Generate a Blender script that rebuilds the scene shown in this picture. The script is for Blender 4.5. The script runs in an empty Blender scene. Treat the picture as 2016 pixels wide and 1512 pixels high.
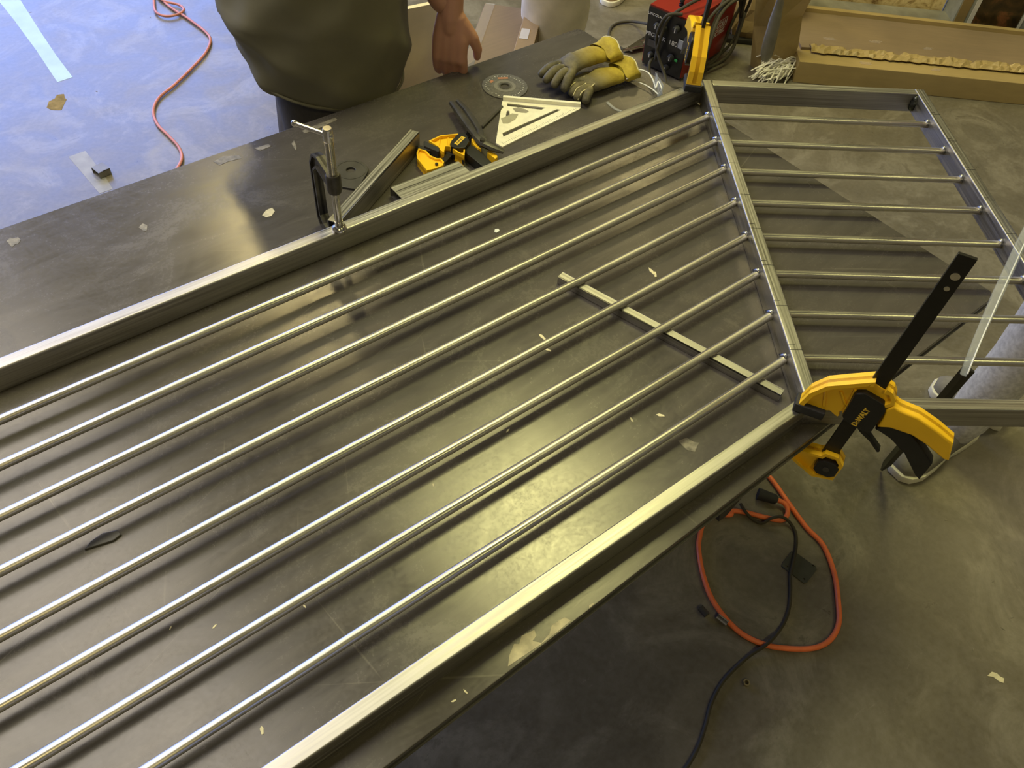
import bpy, bmesh, math, random
from mathutils import Vector, Matrix
from math import sin, cos, pi
random.seed(7)
sc = bpy.context.scene
COL = sc.collection
TT = 0.80            # height of the table top above the floor

# ------------------------------------------------------------------ camera
R = [[0.77907, -0.62353, 0.065269], [0.449058, 0.627644, 0.635932], [0.437488, 0.466126, -0.76898]]
cam_d = bpy.data.cameras.new('camera'); cam = bpy.data.objects.new('camera', cam_d); COL.objects.link(cam)
cam_d.sensor_fit = 'HORIZONTAL'; cam_d.sensor_width = 36.0; cam_d.lens = 1604.83 / 2016 * 36.0
cam_d.clip_start = 0.05; cam_d.clip_end = 60
r_, u_, f_ = [Vector(v) for v in R]
cam.matrix_world = Matrix(((r_.x, u_.x, -f_.x, 0), (r_.y, u_.y, -f_.y, 0), (r_.z, u_.z, -f_.z, 0), (0, 0, 0, 1)))
cam.location = [-1.55237, -0.26873, 1.88]
sc.camera = cam

# ------------------------------------------------------------------ world, lights, exposure
sc.view_settings.view_transform = 'Standard'; sc.view_settings.look = 'None'
sc.view_settings.gamma = 1.0; sc.view_settings.use_curve_mapping = False
sc.view_settings.exposure = 0.0
w = bpy.data.worlds.new('world'); sc.world = w; w.use_nodes = True
w.node_tree.nodes['Background'].inputs[0].default_value = (0.50, 0.62, 1.0, 1)
w.node_tree.nodes['Background'].inputs[1].default_value = 0.15
def area(name, loc, target, sx, sy, power, color, spread=180):
    d = bpy.data.lights.new(name, 'AREA'); d.shape = 'RECTANGLE'; d.size = sx; d.size_y = sy; d.energy = power; d.color = color
    d.spread = math.radians(spread)
    o = bpy.data.objects.new(name, d); COL.objects.link(o); o.location = loc
    o.rotation_euler = (Vector(target) - Vector(loc)).to_track_quat('-Z', 'Y').to_euler(); return o
LAMP = (1.0, 0.82, 0.37)
LAMPG = (0.93, 0.89, 0.37)
area('ceiling_lamp_near', (0.75, 1.85, 5.0), (0.75, 1.85, 0), 1.05, 1.15, 122, LAMPG)
area('ceiling_lamp_far', (0.68, 5.45, 5.0), (0.68, 5.45, 0), 0.24, 2.3, 90, LAMP)
area('ceiling_lamp_right', (5.2, -0.6, 5.0), (5.2, -0.6, 0), 0.8, 0.8, 32, LAMP)
area('ceiling_lamp_back', (-3.4, -3.0, 5.0), (-3.4, -3.0, 0), 0.8, 0.8, 55, LAMP)
area('fill_light_side', (4.6, 4.6, 5.0), (4.6, 4.6, 0), 0.8, 0.8, 35, LAMP)  # added fill light that softens the shadows, not an actual fitting
area('fill_light_front', (0.9, -3.2, 5.0), (0.9, -3.2, 0), 0.8, 0.8, 30, LAMPG)  # second added fill, lifts the dark rail sides; no real lamp hangs here
area('fill_light_left', (-2.7, 3.9, 5.65), (-2.7, 3.9, 0), 2.6, 6.0, 330, (1.0, 0.92, 0.82))  # added overhead fill, brightens and neutralises the table's left end; no actual skylight
area('daylight_door', (-1.1, 8.1, 2.1), (-1.3, 2.5, 0.0), 6.2, 4.0, 290, (0.25, 0.39, 1.0), 130)

# ------------------------------------------------------------------ materials
def nt(name):
    m = bpy.data.materials.new(name); m.use_nodes = True
    t = m.node_tree; b = t.nodes['Principled BSDF']; return m, t, b
def noise(t, scale, detail=4, rough=0.55, sxyz=(1, 1, 1), coord='Object', dist=0.0, loc=(0,0,0)):
    tc = t.nodes.new('ShaderNodeTexCoord'); mp = t.nodes.new('ShaderNodeMapping'); mp.inputs['Scale'].default_value = sxyz
    mp.inputs['Location'].default_value = loc
    n = t.nodes.new('ShaderNodeTexNoise'); n.inputs['Scale'].default_value = scale; n.inputs['Detail'].default_value = detail
    n.inputs['Roughness'].default_value = rough; n.inputs['Distortion'].default_value = dist
    t.links.new(tc.outputs[coord], mp.inputs[0]); t.links.new(mp.outputs[0], n.inputs['Vector']); return n.outputs['Fac']
def ramp(t, fac, stops):
    r = t.nodes.new('ShaderNodeValToRGB'); e = r.color_ramp.elements
    while len(e) < len(stops): e.new(0.5)
    for i, (p, c) in enumerate(stops):
        e[i].position = p; e[i].color = (c[0], c[1], c[2], 1) if not isinstance(c, (int, float)) else (c, c, c, 1)
    t.links.new(fac, r.inputs[0]); return r.outputs[0]
def mix(t, f, a, b, mode='MIX'):
    m = t.nodes.new('ShaderNodeMix'); m.data_type = 'RGBA'; m.blend_type = mode
    for s, v in ((m.inputs['Factor'], f), (m.inputs[6], a), (m.inputs[7], b)):
        if hasattr(v, 'links') or hasattr(v, 'is_linked'): t.links.new(v, s)
        else: s.default_value = v if isinstance(v, (int, float)) else (v[0], v[1], v[2], 1)
    return m.outputs[2]
def bump(t, b, h, strength=0.3, dist=0.002):
    n = t.nodes.new('ShaderNodeBump'); n.inputs['Strength'].default_value = strength; n.inputs['Distance'].default_value = dist
    t.links.new(h, n.inputs['Height']); t.links.new(n.outputs[0], b.inputs['Normal'])
def simple(name, col, rough=0.5, metal=0.0, var=0.12, scale=30, bmp=0.0, **kw):
    m, t, b = nt(name)
    f = noise(t, scale, 4)
    lo = [c * (1 - var) for c in col]; hi = [min(1, c * (1 + var)) for c in col]
    t.links.new(ramp(t, f, [(0.3, lo), (0.7, hi)]), b.inputs['Base Color'])
    b.inputs['Roughness'].default_value = rough; b.inputs['Metallic'].default_value = metal
    if bmp: bump(t, b, f, bmp)
    for k, v in kw.items(): b.inputs[k.replace('_', ' ')].default_value = v
    return m

def floor_mat():
    m, t, b = nt('concrete_floor')
    f1 = noise(t, 0.9, 6, 0.6); f2 = noise(t, 6, 8, 0.7, dist=0.6); f3 = noise(t, 60, 3)
    c = ramp(t, f1, [(0.3, (0.115, 0.098, 0.062)), (0.7, (0.170, 0.145, 0.094))])
    c = mix(t, 0.5, c, ramp(t, f2, [(0.32, (0.080, 0.070, 0.050)), (0.5, (0.130, 0.113, 0.076)), (0.72, (0.23, 0.205, 0.15))]))
    f5 = noise(t, 2.6, 9, 0.72, (1, 1, 1), dist=1.6, loc=(3, 1, 0)); f6 = noise(t, 9, 10, 0.8, (1, 2.5, 1), dist=0.8, loc=(7, 2, 0))
    c = mix(t, ramp(t, f5, [(0.50, 0.0), (0.62, 0.45), (0.66, 0.0)]), c, (0.30, 0.27, 0.20))
    c = mix(t, ramp(t, f5, [(0.30, 0.5), (0.42, 0.0)]), c, (0.085, 0.07, 0.045))
    c = mix(t, ramp(t, f6, [(0.62, 0.0), (0.70, 0.6)]), c, (0.32, 0.29, 0.23))
    c = mix(t, 0.12, c, ramp(t, f3, [(0.3, 0.05), (0.7, 0.3)]))
    t.links.new(c, b.inputs['Base Color'])
    t.links.new(ramp(t, f2, [(0.3, 0.26), (0.7, 0.42)]), b.inputs['Roughness']); b.inputs['IOR'].default_value = 1.6
    bump(t, b, f2, 0.08, 0.003); return m
def table_mat():
    m, t, b = nt('mill_scale_steel_plate')
    f1 = noise(t, 2.2, 6, 0.6, (1, 1.6, 1), dist=0.4); f2 = noise(t, 11, 8, 0.75, (0.5, 2.0, 1), dist=1.0); f3 = noise(t, 90, 2); f4 = noise(t, 3.5, 8, 0.7, dist=2.2)
    c = ramp(t, f1, [(0.3, (0.080, 0.073, 0.063)), (0.7, (0.128, 0.116, 0.098))])
    c = mix(t, 0.4, c, ramp(t, f2, [(0.35, (0.060, 0.054, 0.046)), (0.6, (0.110, 0.099, 0.083)), (0.78, (0.18, 0.162, 0.133))]))
    c = mix(t, ramp(t, f4, [(0.66, 0.0), (0.70, 0.35), (0.74, 0.0)]), c, (0.09, 0.082, 0.07))
    c = mix(t, ramp(t, f3, [(0.70, 0.0), (0.78, 0.35)]), c, (0.05, 0.045, 0.038))
    for k, (rz, sx, sy, lo) in enumerate(((0.6, 2, 130, .70), (-0.35, 3, 160, .71), (1.5, 2, 110, .72), (-1.1, 4, 120, .72))):
        tc = t.nodes.new('ShaderNodeTexCoord'); m1 = t.nodes.new('ShaderNodeMapping'); m1.inputs['Rotation'].default_value = (0, 0, rz)
        m2_ = t.nodes.new('ShaderNodeMapping'); m2_.inputs['Scale'].default_value = (sx, sy, 1); m2_.inputs['Location'].default_value = (k * 3.1, k, 0)
        n = t.nodes.new('ShaderNodeTexNoise'); n.inputs['Scale'].default_value = 1.0; n.inputs['Detail'].default_value = 2; n.inputs['Distortion'].default_value = .3
        t.links.new(tc.outputs['Object'], m1.inputs[0]); t.links.new(m1.outputs[0], m2_.inputs[0]); t.links.new(m2_.outputs[0], n.inputs['Vector'])
        c = mix(t, ramp(t, n.outputs['Fac'], [(lo + .02, 0.0), (lo + .07, 0.28)]), c, (0.26, 0.24, 0.19))
    f7 = noise(t, 5, 9, 0.75, (1, 1, 1), dist=1.2, loc=(2, 5, 0)); c = mix(t, ramp(t, f7, [(0.58, 0.0), (0.70, 0.35)]), c, (0.20, 0.18, 0.145))
    t.links.new(c, b.inputs['Base Color'])
    b.inputs['Metallic'].default_value = 0.18
    rg = ramp(t, f2, [(0.25, 0.15), (0.75, 0.25)]); rg = mix(t, 0.35, rg, ramp(t, f7, [(0.35, 0.12), (0.65, 0.45)])); rg = mix(t, 0.11, rg, ramp(t, noise(t, 160, 3, .7), [(0.35, 0.1), (0.65, 0.6)]))
    t.links.new(rg, b.inputs['Roughness']); b.inputs['Specular IOR Level'].default_value = 0.42
    bump(t, b, f2, 0.06, 0.002); return m
def brushed(name, col, rough, along=(1, 60, 60), metal=0.85, rot=0.0, dark=0.55, lo=0.35):
    m, t, b = nt(name)
    tc = t.nodes.new('ShaderNodeTexCoord'); mp = t.nodes.new('ShaderNodeMapping'); mp.inputs['Scale'].default_value = along
    n = t.nodes.new('ShaderNodeTexNoise'); n.inputs['Scale'].default_value = 3.0; n.inputs['Detail'].default_value = 5
    t.links.new(tc.outputs['Object'], mp.inputs[0]); t.links.new(mp.outputs[0], n.inputs['Vector'])
    f2 = noise(t, 4, 4)
    c = ramp(t, n.outputs['Fac'], [(0.32, [x * dark for x in col]), (0.68, col)])
    c = mix(t, 0.30, c, ramp(t, f2, [(0.35, [x * 0.5 for x in col]), (0.65, col)]))
    t.links.new(c, b.inputs['Base Color']); b.inputs['Metallic'].default_value = metal
    t.links.new(ramp(t, n.outputs['Fac'], [(0.3, rough * 0.75), (0.7, rough * 1.3)]), b.inputs['Roughness'])
    bump(t, b, n.outputs['Fac'], 0.08, 0.0005); return m
def card_mat(name, col, tape=False):
    m, t, b = nt(name)
    f = noise(t, 40, 3, 0.5, (0.2, 3, 1)); f2 = noise(t, 3, 5)
    c = ramp(t, f, [(0.3, [x * .85 for x in col]), (0.7, col)])
    c = mix(t, 0.35, c, ramp(t, f2, [(0.35, [x * .65 for x in col]), (0.65, [min(1, x * 1.15) for x in col])]))
    t.links.new(c, b.inputs['Base Color']); b.inputs['Roughness'].default_value = 0.28 if tape else 0.75
    bump(t, b, f2, 0.35, 0.004); return m
def osb_mat():
    m, t, b = nt('oriented_strand_board')
    f = noise(t, 9, 4, 0.55, (1, 2, 1.6), dist=3.0)
    t.links.new(ramp(t, f, [(0.30, (0.22, 0.13, 0.04)), (0.42, (0.58, 0.42, 0.17)), (0.6, (0.80, 0.63, 0.30)), (0.75, (0.52, 0.36, 0.14))]), b.inputs['Base Color'])
    b.inputs['Roughness'].default_value = 0.6; bump(t, b, f, 0.4, 0.003); return m
def glove_mat():
    m, t, b = nt('worn_yellow_leather')
    tc = t.nodes.new('ShaderNodeTexCoord'); sp = t.nodes.new('ShaderNodeSeparateXYZ'); t.links.new(tc.outputs['Object'], sp.inputs[0])
    f = noise(t, 28, 6, 0.7)
    ad = t.nodes.new('ShaderNodeMath'); ad.operation = 'MULTIPLY_ADD'; ad.inputs[1].default_value = 0.09; t.links.new(f, ad.inputs[0]); t.links.new(sp.outputs[0], ad.inputs[2])
    mr = t.nodes.new('ShaderNodeMapRange'); mr.inputs[1].default_value = 0.075; mr.inputs[2].default_value = 0.150; t.links.new(ad.outputs[0], mr.inputs[0])
    base = ramp(t, f, [(0.3, (0.24, 0.17, 0.012)), (0.6, (0.46, 0.35, 0.030))])
    dirt = ramp(t, f, [(0.3, (0.045, 0.040, 0.026)), (0.7, (0.20, 0.17, 0.08))])
    t.links.new(mix(t, mr.outputs[0], base, dirt), b.inputs['Base Color']); b.inputs['Roughness'].default_value = 0.75
    bump(t, b, f, 0.5, 0.003); return m
def clear_mat(name, tint=(0.95, 0.97, 1.0), gloss=0.22):
    m, t, b = nt(name); o = t.nodes['Material Output']
    tr = t.nodes.new('ShaderNodeBsdfTransparent'); tr.inputs[0].default_value = (*tint, 1)
    gl = t.nodes.new('ShaderNodeBsdfPrincipled'); gl.inputs['Base Color'].default_value = (0.85, 0.88, 0.9, 1); gl.inputs['Roughness'].default_value = 0.12
    lw = t.nodes.new('ShaderNodeLayerWeight'); lw.inputs[0].default_value = 0.35
    ma = t.nodes.new('ShaderNodeMath'); ma.operation = 'MULTIPLY_ADD'; ma.inputs[1].default_value = gloss; ma.inputs[2].default_value = gloss * 0.4
    t.links.new(lw.outputs['Facing'], ma.inputs[0])
    mx = t.nodes.new('ShaderNodeMixShader'); t.links.new(ma.outputs[0], mx.inputs[0]); t.links.new(tr.outputs[0], mx.inputs[1]); t.links.new(gl.outputs[0], mx.inputs[2])
    t.links.new(mx.outputs[0], o.inputs[0]); return m
def photo_mat():
    m, t, b = nt('dark_picture_print')
    f = noise(t, 9, 4, 0.6, dist=0.8)
    t.links.new(ramp(t, f, [(0.35, (0.02, 0.014, 0.006)), (0.52, (0.06, 0.035, 0.012)), (0.62, (0.20, 0.08, 0.03)), (0.72, (0.03, 0.02, 0.01))]), b.inputs['Base Color'])
    b.inputs['Roughness'].default_value = 0.3; return m

M = dict(
    floor=floor_mat(), table=table_mat(),
    tube=brushed('steel_tube', (0.54, 0.52, 0.48), 0.42, (1.2, 90, 90), metal=0.97),
    tube_v=brushed('steel_tube_cross', (0.50, 0.48, 0.43), 0.27, (90, 1.2, 90)),
    bar=brushed('round_steel_bar', (0.66, 0.63, 0.56), 0.36, (1.5, 50, 50), dark=0.8, metal=0.92),
    bar_bright=brushed('bright_round_steel_bar', (0.74, 0.70, 0.62), 0.31, (1.5, 50, 50), dark=0.8, metal=0.95),
    weld=simple('weld_bead', (0.30, 0.31, 0.34), 0.30, 1.0, 0.4, 300),
    frame=simple('black_frame_steel', (0.035, 0.032, 0.026), 0.45, 0.5, 0.3, 20),
    black=simple('black_plastic', (0.010, 0.010, 0.009), 0.45, 0, 0.2, 60),
    blacksteel=simple('black_oxide_bar', (0.012, 0.011, 0.008), 0.42, 0.2, 0.2, 60),
    rubber=simple('dark_rubber_pad', (0.022, 0.022, 0.022), 0.7, 0, 0.2, 60),
    yellow=simple('yellow_plastic', (0.95, 0.56, 0.015), 0.38, 0, 0.05, 12),
    print_y=simple('yellow_print', (0.78, 0.52, 0.05), 0.5, 0, 0.05, 40),
    print_w=simple('white_print', (0.62, 0.60, 0.56), 0.5, 0, 0.05, 40),
    ink=simple('black_marker', (0.02, 0.02, 0.018), 0.6, 0, 0.1, 40),
    chrome=simple('plated_steel', (0.62, 0.60, 0.54), 0.22, 1.0, 0.15, 80),
    castiron=simple('dark_cast_iron', (0.07, 0.064, 0.052), 0.42, 0.6, 0.25, 60, 0.2),
    alu=simple('cast_aluminium', (0.88, 0.85, 0.68), 0.5, 0.1, 0.08, 60),
    disc=simple('abrasive_disc', (0.105, 0.098, 0.08), 0.7, 0, 0.35, 200, 0.4),
    plate=simple('dark_flat_steel', (0.08, 0.075, 0.062), 0.45, 0.5, 0.2, 30),
    floorplate=simple('grey_green_steel_plate', (0.072, 0.076, 0.064), 0.5, 0.4, 0.15, 30),
    orange=simple('orange_cord_jacket', (0.86, 0.19, 0.055), 0.45, 0, 0.15, 20),
    redcord=simple('faded_red_cord_jacket', (0.52, 0.20, 0.16), 0.5, 0, 0.15, 20),
    cord=simple('dark_grey_cord', (0.055, 0.048, 0.030), 0.95, 0, 0.15, 20),
    red=simple('red_painted_steel', (0.26, 0.018, 0.009), 0.32, 0, 0.1, 8),
    panel=simple('black_front_panel', (0.012, 0.011, 0.010), 0.35, 0, 0.2, 30),
    card=card_mat('brown_cardboard', (0.34, 0.24, 0.12)),
    cardtape=card_mat('taped_yellow_cardboard', (0.42, 0.31, 0.13), True),
    cardgrey=card_mat('dull_brown_cardboard', (0.23, 0.165, 0.095)),
    tape=clear_mat('clear_packing_tape', (0.95, 0.90, 0.84), 0.22),
    clear=clear_mat('clear_plastic'),
    osb=osb_mat(), picture=photo_mat(),
    bag=card_mat('brown_kraft_paper', (0.30, 0.21, 0.08)),
    string=simple('white_string', (0.80, 0.78, 0.66), 0.8, 0, 0.25, 120, 0.6),
    greyplastic=simple('dull_grey_film', (0.22, 0.21, 0.17), 0.35, 0, 0.3, 10),
    tshirt=simple('olive_cotton', (0.165, 0.155, 0.100), 0.9, 0, 0.12, 7, 0.3),
    jeans=simple('dark_trouser_cloth', (0.055, 0.051, 0.050), 0.9, 0, 0.15, 60, 0.3),
    khaki=simple('pale_cream_trouser_cloth', (0.74, 0.68, 0.54), 0.9, 0, 0.12, 14, 0.4),
    sweat=simple('light_grey_sweatpants_cloth', (0.56, 0.55, 0.54), 0.95, 0, 0.2, 80, 0.4),
    tshirt2=simple('plain_shirt_cotton', (0.25, 0.25, 0.27), 0.9, 0, 0.1, 20),
    skin=simple('skin', (0.52, 0.27, 0.18), 0.55, 0, 0.08, 12, 0.05, Subsurface_Weight=0.08),
    hair=simple('dark_hair', (0.03, 0.02, 0.012), 0.6, 0, 0.3, 80, 0.5),
    shoe=simple('grey_canvas_shoe', (0.20, 0.185, 0.155), 0.85, 0, 0.12, 60, 0.3),
    shoe_t=simple('tan_shoe', (0.36, 0.25, 0.13), 0.8, 0, 0.12, 60),
    sole=simple('off_white_rubber_sole', (0.74, 0.71, 0.58), 0.6, 0, 0.06, 30),
    glove=glove_mat(),
    gtrim=simple('pale_glove_piping', (0.60, 0.54, 0.30), 0.8, 0, 0.1, 40),
    stripe=simple('pale_blue_floor_paint', (0.40, 0.54, 0.58), 0.5, 0, 0.1, 9),
    stain=simple('yellow_brown_stain', (0.24, 0.18, 0.08), 0.95, 0, 0.3, 30, Specular_IOR_Level=0.05),
    pale=simple('pale_residue', (0.50, 0.45, 0.28), 0.6, 0, 0.3, 60),
    dust=simple('pale_dust_streak', (0.21, 0.19, 0.14), 0.6, 0, 0.5, 90),
    wall=simple('painted_block_wall', (0.26, 0.24, 0.19), 0.8, 0, 0.06, 3),
    ceiling=simple('dull_ceiling_deck', (0.20, 0.19, 0.15), 0.8, 0, 0.06, 3),
    scrap=simple('pale_scrap', (0.72, 0.66, 0.42), 0.6, 0, 0.1, 60),
)

# ------------------------------------------------------------------ mesh helpers
def link(o, parent=None):
    COL.objects.link(o)
    if parent is not None: o.parent = parent
    return o
def obj(name, bm, m, parent=None, smooth=False, loc=None):
    me = bpy.data.meshes.new(name); bmesh.ops.recalc_face_normals(bm, faces=bm.faces[:]); bm.to_mesh(me); bm.free()
    if m: me.materials.append(m)
    if smooth:
        for p in me.polygons: p.use_smooth = True
        if smooth != 'all': me.set_sharp_from_angle(angle=math.radians(40))
    o = bpy.data.objects.new(name, me)
    if smooth is True: wn = o.modifiers.new('weighted', 'WEIGHTED_NORMAL'); wn.keep_sharp = True
    if loc is not None: o.location = loc
    return link(o, parent)
def tag(o, label=None, cat=None, group=None, kind=None):
    for k, v in (('label', label), ('category', cat), ('group', group), ('kind', kind)):
        if v: o[k] = v
    return o
def thing(name, label, cat, loc=(0, 0, 0), rotz=0.0, group=None, mat=None):
    o = bpy.data.objects.new(name, None); COL.objects.link(o); o.location = loc; o.rotation_euler = (0, 0, rotz); o.empty_display_size = 0.05
    if mat is not None: o.matrix_world = mat
    return tag(o, label, cat, group)
def B(): return bmesh.new()
def box(bm, c, s, m=None, bev=0.0, seg=2):
    r = bmesh.ops.create_cube(bm, size=1.0); vs = r['verts']
    for v in vs: v.co = Vector((v.co.x * s[0] + c[0], v.co.y * s[1] + c[1], v.co.z * s[2] + c[2]))
    if bev:
        es = list({e for v in vs for e in v.link_edges}); rr = bmesh.ops.bevel(bm, geom=es, offset=bev, segments=seg, affect='EDGES', profile=0.5)
        vs = list({v for f in rr['faces'] for v in f.verts} | {v for v in vs if v.is_valid})
    if m is not None:
        for v in vs: v.co = m @ v.co
    return vs
def prism(bm, pts, a0, a1, axis='Z', m=None, bev=0.0, seg=2):
    """extrude a 2D outline; axis Z: pts=(x,y); axis Y: pts=(x,z) extruded along y"""
    def mk(p, a):
        v = Vector((p[0], p[1], a)) if axis == 'Z' else Vector((p[0], a, p[1]))
        return m @ v if m is not None else v
    lo = [bm.verts.new(mk(p, a0)) for p in pts]; hi = [bm.verts.new(mk(p, a1)) for p in pts]
    n = len(pts); fs = [bm.faces.new(lo[::-1]), bm.faces.new(hi)]
    for i in range(n): fs.append(bm.faces.new((lo[i], lo[(i + 1) % n], hi[(i + 1) % n], hi[i])))
    bmesh.ops.recalc_face_normals(bm, faces=fs)
    if bev:
        es = list({e for f in fs[:2] for e in f.edges}); bmesh.ops.bevel(bm, geom=es, offset=bev, segments=seg, affect='EDGES', profile=0.5)
def ribbon(bm, pts, w, a0, a1, closed=True, axis='Y', m=None):
    """a wall of width w following a 2D path (inward offset), extruded from a0 to a1"""
    n = len(pts); P2 = [Vector(p) for p in pts]; ins = []
    area2 = sum(P2[i].x * P2[(i + 1) % n].y - P2[(i + 1) % n].x * P2[i].y for i in range(n)); sg = 1 if area2 > 0 else -1
    for i in range(n):
        a = P2[i - 1] if (closed or i > 0) else P2[i]; b = P2[(i + 1) % n] if (closed or i < n - 1) else P2[i]
        d1 = (P2[i] - a).normalized() if (P2[i] - a).length > 1e-9 else (b - P2[i]).normalized()
        d2 = (b - P2[i]).normalized() if (b - P2[i]).length > 1e-9 else d1
        n1 = Vector((-d1.y, d1.x)); n2 = Vector((-d2.y, d2.x)); q = (n1 + n2); q = q.normalized() if q.length > 1e-6 else n1
        ins.append(P2[i] + q * sg * w / max(0.55, q.dot(n1)))
    for i in range(n if closed else n - 1):
        j = (i + 1) % n; prism(bm, [P2[i], P2[j], ins[j], ins[i]], a0, a1, axis, m)
def frame_of(d, up=Vector((0, 0, 1))):
    d = d.normalized(); x = up.cross(d)
    if x.length < 1e-4: x = Vector((1, 0, 0)).cross(d)
    x.normalize(); return x, d.cross(x)
def tube(bm, pts, r, n=10, cap=True, flat=1.0):
    pts = [Vector(p) for p in pts]; rs = r if isinstance(r, (list, tuple)) else [r] * len(pts); rings = []
    for i, p in enumerate(pts):
        d = (pts[min(i + 1, len(pts) - 1)] - pts[max(i - 1, 0)]); x, y = frame_of(d)
        rings.append([bm.verts.new(p + (x * cos(2 * pi * k / n) + y * sin(2 * pi * k / n) * flat) * rs[i]) for k in range(n)])
    for a, b in zip(rings, rings[1:]):
        for k in range(n): bm.faces.new((a[k], a[(k + 1) % n], b[(k + 1) % n], b[k]))
    if cap: bm.faces.new(rings[0][::-1]); bm.faces.new(rings[-1])
def spline(pts, n=8):
    pts = [Vector(p) for p in pts]; out = []
    for i in range(len(pts) - 1):
        p0 = pts[max(i - 1, 0)]; p1 = pts[i]; p2 = pts[i + 1]; p3 = pts[min(i + 2, len(pts) - 1)]
        for k in range(n):
            t = k / n; out.append(0.5 * ((2 * p1) + (p2 - p0) * t + (2 * p0 - 5 * p1 + 4 * p2 - p3) * t * t + (3 * p1 - p0 - 3 * p2 + p3) * t ** 3))
    return out + [pts[-1]]
def ball(bm, c, r, u=12, v=8, s=(1, 1, 1)):
    g = bmesh.ops.create_uvsphere(bm, u_segments=u, v_segments=v, radius=r)
    for x in g['verts']: x.co = Vector((x.co.x * s[0], x.co.y * s[1], x.co.z * s[2])) + Vector(c)
def holed(name, outer, holes, th, m, parent=None, loc=(0, 0, 0), bev=0.0):
    """flat plate with holes, in local XY, thickness th upward from z=0"""
    cu = bpy.data.curves.new(name, 'CURVE'); cu.dimensions = '2D'; cu.fill_mode = 'BOTH'; cu.extrude = th / 2 - bev; cu.bevel_depth = bev; cu.bevel_resolution = 1
    for pl in [outer] + holes:
        s = cu.splines.new('POLY'); s.points.add(len(pl) - 1); s.use_cyclic_u = True
        for i, p in enumerate(pl): s.points[i].co = (p[0], p[1], 0, 1)
    o = bpy.data.objects.new(name + '_tmp', cu); COL.objects.link(o)
    me = bpy.data.meshes.new_from_object(o.evaluated_get(bpy.context.evaluated_depsgraph_get())); bpy.data.objects.remove(o); bpy.data.curves.remove(cu)
    me.transform(Matrix.Translation((0, 0, th / 2))); me.materials.clear(); me.materials.append(m)
    q = bpy.data.objects.new(name, me); me.name = name; q.location = loc; return link(q, parent)
def circ(cx, cy, r, n=24): return [(cx + r * cos(2 * pi * k / n), cy + r * sin(2 * pi * k / n)) for k in range(n)]
def text(name, s, size, m, parent, mat, ext=0.0004, bold=0.0, sx=1.0):
    cu = bpy.data.curves.new(name, 'FONT'); cu.body = s; cu.size = size; cu.extrude = ext; cu.align_x = 'CENTER'; cu.align_y = 'CENTER'; cu.offset = bold
    o = bpy.data.objects.new(name + '_tmp', cu); COL.objects.link(o)
    me = bpy.data.meshes.new_from_object(o.evaluated_get(bpy.context.evaluated_depsgraph_get())); bpy.data.objects.remove(o); bpy.data.curves.remove(cu)
    me.transform(Matrix.Diagonal((sx, 1, 1, 1))); me.transform(mat); me.materials.clear(); me.materials.append(m); me.name = name
    return link(bpy.data.objects.new(name, me), parent)
def mtx(o, x, y, z): # columns
    return Matrix(((x[0], y[0], z[0], o[0]), (x[1], y[1], z[1], o[1]), (x[2], y[2], z[2], o[2]), (0, 0, 0, 1)))
def skin(name, verts, edges, radii, m, parent=None, sub=2, root=0, flat=None):
    me = bpy.data.meshes.new(name); me.from_pydata(verts, edges, []); me.materials.append(m)
    o = link(bpy.data.objects.new(name, me), parent)
    bm = bmesh.new(); bm.from_mesh(me); bm.free()
    md = o.modifiers.new('skin', 'SKIN'); md.use_smooth_shade = True; md.branch_smoothing = 0.6
    for i, sv in enumerate(me.skin_vertices[0].data):
        r = radii[i]; sv.radius = (r, r) if not isinstance(r, (tuple, list)) else r; sv.use_root = (i == root)
    s = o.modifiers.new('sub', 'SUBSURF'); s.levels = sub; s.render_levels = sub
    return o

# ------------------------------------------------------------------ the hall
bm = B(); box(bm, (0, 2, -0.05), (15, 17, 0.1)); fl = tag(obj('floor', bm, M['floor']), kind='structure')
bm = B(); box(bm, (0, 2, 5.75), (15, 17, 0.1)); tag(obj('ceiling', bm, M['ceiling']), kind='structure')
bm = B(); box(bm, (7.45, 2, 2.85), (0.1, 17, 5.7)); tag(obj('wall_right', bm, M['wall']), kind='structure')
bm = B(); box(bm, (-7.45, 2, 2.85), (0.1, 17, 5.7)); tag(obj('wall_left', bm, M['wall']), kind='structure')
bm = B(); box(bm, (0, -6.45, 2.85), (15, 0.1, 5.7)); tag(obj('wall_near', bm, M['wall']), kind='structure')
bm = B()                                       # far wall with the open roll-up door
box(bm, (-5.9, 8.25, 2.85), (3.2, 0.1, 5.7)); box(bm, (4.8, 8.25, 2.85), (5.4, 0.1, 5.7)); box(bm, (-1.1, 8.25, 4.9), (6.4, 0.1, 1.6))
tag(obj('wall_far', bm, M['wall']), kind='structure')
# floor markings lie on the floor
def patch(name, pts, m, th=0.0006, parent=None, z=0.0):
    bm = B(); prism(bm, [(p[0], p[1]) for p in pts], z, z + th); return obj(name, bm, m, parent)
patch('painted_stripe', [(-0.9225, 4.5616, 0.0000), (-0.9642, 3.9798, 0.0000), (-0.8905, 3.9359, 0.0000), (-0.9124, 3.6246, 0.0000), (-0.9258, 3.3919, 0.0000), (-0.9313, 3.1877, 0.0000), (-0.9942, 3.1818, 0.0000), (-0.9797, 3.4643, 0.0000), (-0.9721, 3.7658, 0.0000), (-0.9715, 3.9842, 0.0000)][1:], M['stripe'], parent=fl)
patch('painted_stripe', [(-1.1365, 2.6684, 0.0000), (-1.0738, 2.6727, 0.0000), (-1.0736, 2.4944, 0.0000), (-1.0790, 2.4021, 0.0000), (-1.1259, 2.4021, 0.0000)], simple('faded_floor_paint', (0.26, 0.255, 0.24), 0.5, 0, 0.2, 14), parent=fl)
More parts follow.
